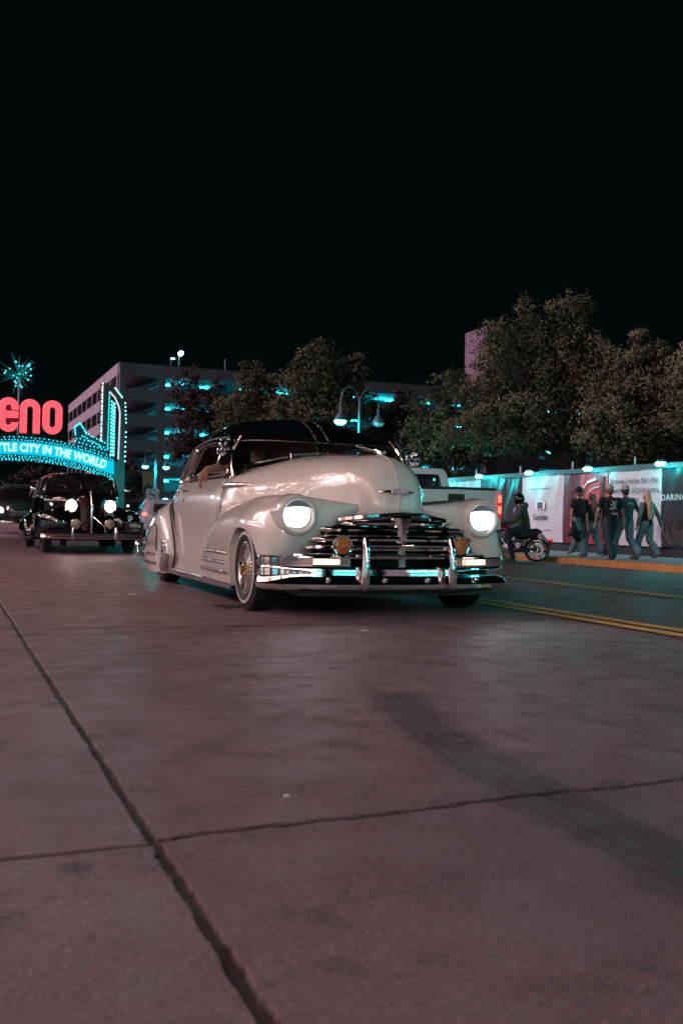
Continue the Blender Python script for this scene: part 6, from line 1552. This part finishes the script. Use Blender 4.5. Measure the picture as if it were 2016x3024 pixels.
def tree(lab, loc, blobs, leaf, n, m='olive', trunk=.16, seed=1, group='street trees'):
    """blobs: list of (x, y, z, rx, ry, rz) crown lobes relative to the trunk base"""
    R = np.random.default_rng(seed); rr = random.Random(seed)
    t = thing('tree', lab, 'tree', loc, 0, group)
    zc = min(b_[2]-b_[5]*.6 for b_ in blobs); b = MB()
    fork = Vector((0, 0, max(1.4, zc*.75))); b.tube([(0, 0, -.4), (0.03, 0, .3), tuple(fork*.6+Vector((.04, .02, 0))), tuple(fork)], [trunk*1.5, trunk*1.05, trunk*.9, trunk*.8], 10)
    V = []; tone = []; NR = []
    vol = np.array([b_[3]*b_[4]*b_[5] for b_ in blobs])**.75; cnt = (vol/vol.sum()*n).astype(int)
    for (x, y, z, rx, ry, rz), c in zip(blobs, cnt):
        tip = Vector((x, y, z+rz*.45)); mid = fork.lerp(tip, .5)+Vector((rr.uniform(-.2, .2), rr.uniform(-.2, .2), rr.uniform(0, .3)))
        b.tube([tuple(fork), tuple(mid), tuple(tip)], [trunk*.55, trunk*.3, .02], 7)
        ncl = max(10, int(c/34)); P = R.normal(size=(ncl, 3)); P /= np.linalg.norm(P, axis=1, keepdims=True); P *= R.uniform(.35, 1.0, (ncl, 1))**.55
        P[:, 0] *= rx; P[:, 1] *= ry; P[:, 2] *= rz; P += (x, y, z)
        for q in range(min(7, ncl)):
            b.tube([tuple(mid), tuple(Vector(P[q]).lerp(mid, .4)+Vector((0, 0, .1))), tuple(P[q])], [trunk*.2, .03, .008], 5)
        per = max(4, c//ncl); r_ = .30*(rx*ry*rz)**(1/3)*R.uniform(.5, 1.1, ncl)+.06
        C = np.repeat(P, per, 0); rad = np.repeat(r_, per)[:, None]; tn = np.repeat(np.array([.38+.75*noise.noise(Vector(tuple(p*.75+seed))) for p in P])+R.uniform(-.1, .1, ncl), per)
        Q = R.normal(size=(len(C), 3))*.5*rad*np.array([1.15, 1.15, .75])+C
        Q[:, 2] -= (np.abs(Q[:, :2]-C[:, :2]).sum(1))*.25
        NR.append((Q-C)/(np.linalg.norm(Q-C, axis=1, keepdims=True)+1e-6)*.7+(Q-np.array((x, y, z)))/np.array((rx, ry, rz))*.9+np.array((0, 0, .25))); V.append(Q); tone.append(np.clip(tn+R.uniform(-.15, .2, len(C)), 0, 1))
    V = np.concatenate(V); tone = np.concatenate(tone); NR = np.concatenate(NR); N = len(V); NR = NR+R.normal(size=NR.shape)*.35; NR /= np.linalg.norm(NR, axis=1, keepdims=True)
    a = R.normal(size=(N, 3)); a /= np.linalg.norm(a, axis=1, keepdims=True); c = np.cross(a, R.normal(size=(N, 3))); c /= np.linalg.norm(c, axis=1, keepdims=True)
    sz = leaf*R.uniform(.6, 1.25, (N, 1)); a = a*sz; c = c*sz*.55
    ng = np.cross(a, c); fl_ = (ng*NR).sum(1) < 0; c[fl_] *= -1
    pts = np.stack([V-a, V-c*1.0+a*.1, V+a, V+c], 1).reshape(-1, 3)
    me = bpy.data.meshes.new('crown'); me.vertices.add(4*N); me.vertices.foreach_set('co', pts.ravel()); me.loops.add(4*N); me.loops.foreach_set('vertex_index', np.arange(4*N)); me.polygons.add(N); me.polygons.foreach_set('loop_start', np.arange(0, 4*N, 4)); me.polygons.foreach_set('loop_total', np.full(N, 4)); me.update()
    at = me.attributes.new('tone', 'FLOAT', 'FACE'); at.data.foreach_set('value', tone); me.materials.append(LM[m]); me.polygons.foreach_set('use_smooth', [True]*N); me.normals_split_custom_set(np.repeat(NR, 4, 0).tolist())
    b.build('trunk', M['bark'], t)
    o = bpy.data.objects.new('crown', me); COL.objects.link(o); o.parent = t
    return t
def at_px(S_x, S_y, t_):       # where a measured direction meets a chosen forward distance
    a = (S_x-1008)/2940.0; d = _fw+_rt2*a-_up2*((S_y-1512)/2940.0); return Vector((0, 0, HC))+d*t_
def ptree(lab, base_sx, t_, lobes, leaf, n, m, seed, trunk=.16, zb=-.3):
    """lobes given as photograph column, row, half-widths in pixels and depth offset"""
    B = at_px(base_sx, 1540, t_); B.z = zb; bl = []
    for sx, sy, wx, wz, dd in lobes:
        p = at_px(sx, sy, t_+dd)-B; k = t_/2940.0; bl.append((p.x, p.y, p.z, wx*k, wx*k*1.05, wz*k))
    return tree(lab, tuple(B), bl, leaf, n, m, trunk, seed)
ptree('tallest broad tree with olive leaves behind the hoarding, right of the pinkish stair tower', 1712, 35.5, [
 (1660, 905, 48, 55, 0), (1720, 915, 40, 60, .5), (1560, 920, 40, 55, -.4), (1480, 990, 75, 55, 0), (1590, 1010, 95, 75, .3), (1690, 1010, 80, 80, 0), (1445, 1060, 55, 50, -.5), (1540, 1110, 110, 70, .2), (1670, 1120, 110, 80, -.6),
 (1420, 1150, 90, 55, 0), (1330, 1120, 55, 32, .3), (1560, 1210, 120, 60, -.5), (1450, 1230, 100, 50, -.4), (1640, 1260, 110, 55, -.6), (1370, 1270, 90, 40, 0), (1510, 1300, 110, 40, -.5), (1730, 1170, 70, 60, 0)], .058, 42000, 'olive', 11, .20)
ptree('wide reddish olive tree behind the hoarding, above the white lettered banner', 1890, 32.0, [
 (1885, 985, 28, 30, 0), (1930, 1040, 50, 45, 0), (1860, 1060, 65, 45, 0), (1780, 1050, 35, 50, .5), (1975, 1080, 60, 50, 0), (1800, 1130, 80, 60, .3), (1900, 1140, 100, 60, 0), (1990, 1170, 80, 60, 0), (1800, 1220, 90, 55, -.3), (1880, 1260, 100, 55, -.5), (1760, 1290, 70, 45, 0), (1850, 1330, 90, 35, -.4), (1960, 1320, 60, 40, -.4)], .058, 34000, 'olive', 12, .18)
ptree('tree at the right edge whose leaves hang over the hoarding lamps', 2080, 29.5, [(2010, 1150, 60, 60, 0), (2060, 1090, 90, 80, 0), (2030, 1250, 70, 50, -.2), (2110, 1200, 90, 80, 0), (1990, 1210, 50, 40, 0)], .058, 12000, 'olive', 13)
ptree('low spreading dark green tree behind the spot lamp and the white pickup', 1330, 42.5, [(1290, 1200, 60, 50, 0), (1250, 1260, 70, 50, 0), (1360, 1230, 70, 60, 0), (1300, 1330, 80, 50, -.4), (1400, 1330, 90, 50, -.4), (1230, 1330, 60, 45, 0), (1330, 1400, 80, 30, -.4), (1220, 1200, 40, 30, 0)], .065, 15000, 'green', 14)
ptree('tall olive tree in the middle, behind the cream car roof', 930, 50, [(955, 1015, 24, 26, 0), (930, 1055, 60, 45, 0), (870, 1060, 30, 28, 0), (990, 1075, 42, 40, 0), (1058, 1065, 28, 22, .5), (1050, 1110, 42, 35, 0), (910, 1120, 85, 55, 0), (1000, 1150, 80, 55, 0), (870, 1190, 80, 50, 0), (960, 1215, 110, 45, -.3), (1060, 1190, 50, 50, 0), (850, 1240, 60, 40, 0)], .085, 19000, 'olive', 15, .18)
ptree('pointed olive tree left of the tall middle tree', 745, 60, [(722, 1085, 22, 28, 0), (760, 1090, 22, 24, 0), (740, 1140, 55, 45, 0), (800, 1130, 35, 34, 0), (720, 1200, 80, 50, 0), (800, 1210, 60, 50, 0), (700, 1250, 70, 40, 0), (780, 1260, 70, 30, 0)], .09, 12000, 'olive', 16)
ptree('russet tree in front of the garage, leftmost of the middle trees', 575, 70, [(560, 1100, 30, 28, 0), (548, 1150, 50, 50, 0), (640, 1140, 26, 30, 0), (600, 1190, 70, 45, 0), (550, 1225, 45, 45, 0), (640, 1220, 60, 50, 0), (590, 1270, 75, 45, 0), (530, 1310, 40, 35, 0), (560, 1340, 60, 40, 0)], .10, 11000, 'red', 17)
ptree('dim russet tree beyond the street lamp, right of the middle trees', 1190, 52, [(1190, 1190, 36, 34, 0), (1150, 1240, 60, 45, 0), (1230, 1240, 50, 45, 0), (1180, 1300, 90, 40, 0), (1120, 1290, 50, 40, 0), (1100, 1350, 60, 40, 0)], .12, 9000, 'red', 18)
ptree('small dark tree between the arch tower and the garage column', 300, 96, [(375, 1395, 45, 40, 0), (345, 1370, 30, 30, 0), (390, 1430, 40, 45, 0), (330, 1440, 40, 40, 0)], .16, 4000, 'dark', 19)
ptree('faint tree on the far left below the arch, above the dark pickup', 70, 120, [(40, 1425, 36, 25, 0), (75, 1405, 30, 30, 0), (105, 1420, 45, 45, 0), (140, 1400, 50, 35, 0), (160, 1430, 60, 40, 0)], .2, 5000, 'dark', 20)
# ---- unseen casino front across the street on the camera's left: its bulbs are what the cream paint mirrors
CS = thing('casino_building', 'casino front with a bulb lit canopy across the street, out of the photo', 'building', (-9.5, 0, 0))
b = MB(); b.box((-3, -2, 7), (6, 64, 14)); b.build('wall', mat('casino_wall', (.30, .20, .20), .7), CS)
b = MB(); b.box((1.6, -2, 4.7), (3.4, 60, 1.0)); b.build('canopy', mat('casino_canopy', (.10, .03, .03), .5), CS)
M['warmbulb'] = emat('warm_bulb', (1.0, .80, .74), 12.0, sample=False)
M['rednoon'] = emat('added_red_neon', (1.0, .30, .25), 8.0, sample=False)
b = MB()
for k in range(150):
    for z in (4.3, 5.1): b.ball((3.33, -31.5+.4*k, z), .11, 6, 4)
o = b.build('bulb_string', M['warmbulb'], CS); o['kind'] = 'stuff'
b = MB(); rr = random.Random(2)
for k in range(9):
    y0 = -30+6.6*k
    for j in range(26):
        a = 2*pi*j/26; b.ball((3.34, y0+2.4*cos(a), 7.4+1.1*sin(a)+.0), .13, 6, 4)
    for j in range(18): b.ball((3.34, y0-1.6+.19*j, 7.4+.35*sin(j*.9)), .14, 6, 4)
o = b.build('bulb_string', M['warmbulb'], CS); o['kind'] = 'stuff'
b = MB(); b.box((3.2, -2, 7.4), (.1, 60, 3.0)); b.build('sign_board', mat('casino_sign', (.22, .10, .11), .4), CS)
for z in (5.9, 8.95):
    b = MB(); b.tube([(3.30, -31, z), (3.30, 27, z)], .05, 6); b.build('added_neon_line', M['rednoon'], CS)  # neon tubes added for long reflections in the car paint
for k in range(9):  # glowing windows added as low light for the cabin and chrome
    y = -27+5.6*k; b = MB(); b.box((.06, y, 1.75), (.10, 3.4, 2.6)); w_o = b.build('added_window', emat('added_window_glow_%d' % k, [(1, .62, .55), (.9, .8, .85), (.35, .8, .9)][k % 3], .8, sample=True), CS)
    b = MB()
    for q in (-1.7, -.57, .57, 1.7): b.box((.13, y+q, 1.75), (.05, .08, 2.64))
    b.build('mullion', M['dark'], w_o)
# unseen lit blocks added behind the camera for the chrome to mirror
for k, (x, y, w, h) in enumerate([(-16, -62, 22, 30), (12, -75, 26, 20), (34, -45, 20, 16)]):
    bt = thing('added_lit_block', ['tall dark block', 'wide dark block', 'low dark block'][k]+' with teal light strips, added unseen behind the camera for reflections', 'building', (x, y, 0))
    b = MB(); b.box((0, 0, h/2-.5), (w, 12, h)); b.build('wall', M['gdark'], bt)
    for j in range(int(h/3.5)):
        b = MB(); b.box((0, 6.1, 3+3.5*j), (w*.9, .1, .22)); b.build('added_light_strip', emat('strip_glow_%d_%d' % (k, j), (.03, .85, .9) if (j+k) % 3 else (1, .5, .45), 26, sample=False), bt)
b = MB()  # unseen bulb string added as a teal reflection for the chrome
for k in range(60): b.ball((20.5, -22+.62*k, 3.4+.25*sin(k*.6)), .10, 6, 4)
fs_ = thing('festoon', 'string of teal festoon bulbs above the right pavement, unseen, added for the chrome to mirror', 'string lights', (0, 0, 0)); o = b.build('bulb_string', M['bulb_hot'], fs_); o['kind'] = 'stuff'
bpy.context.view_layer.update()
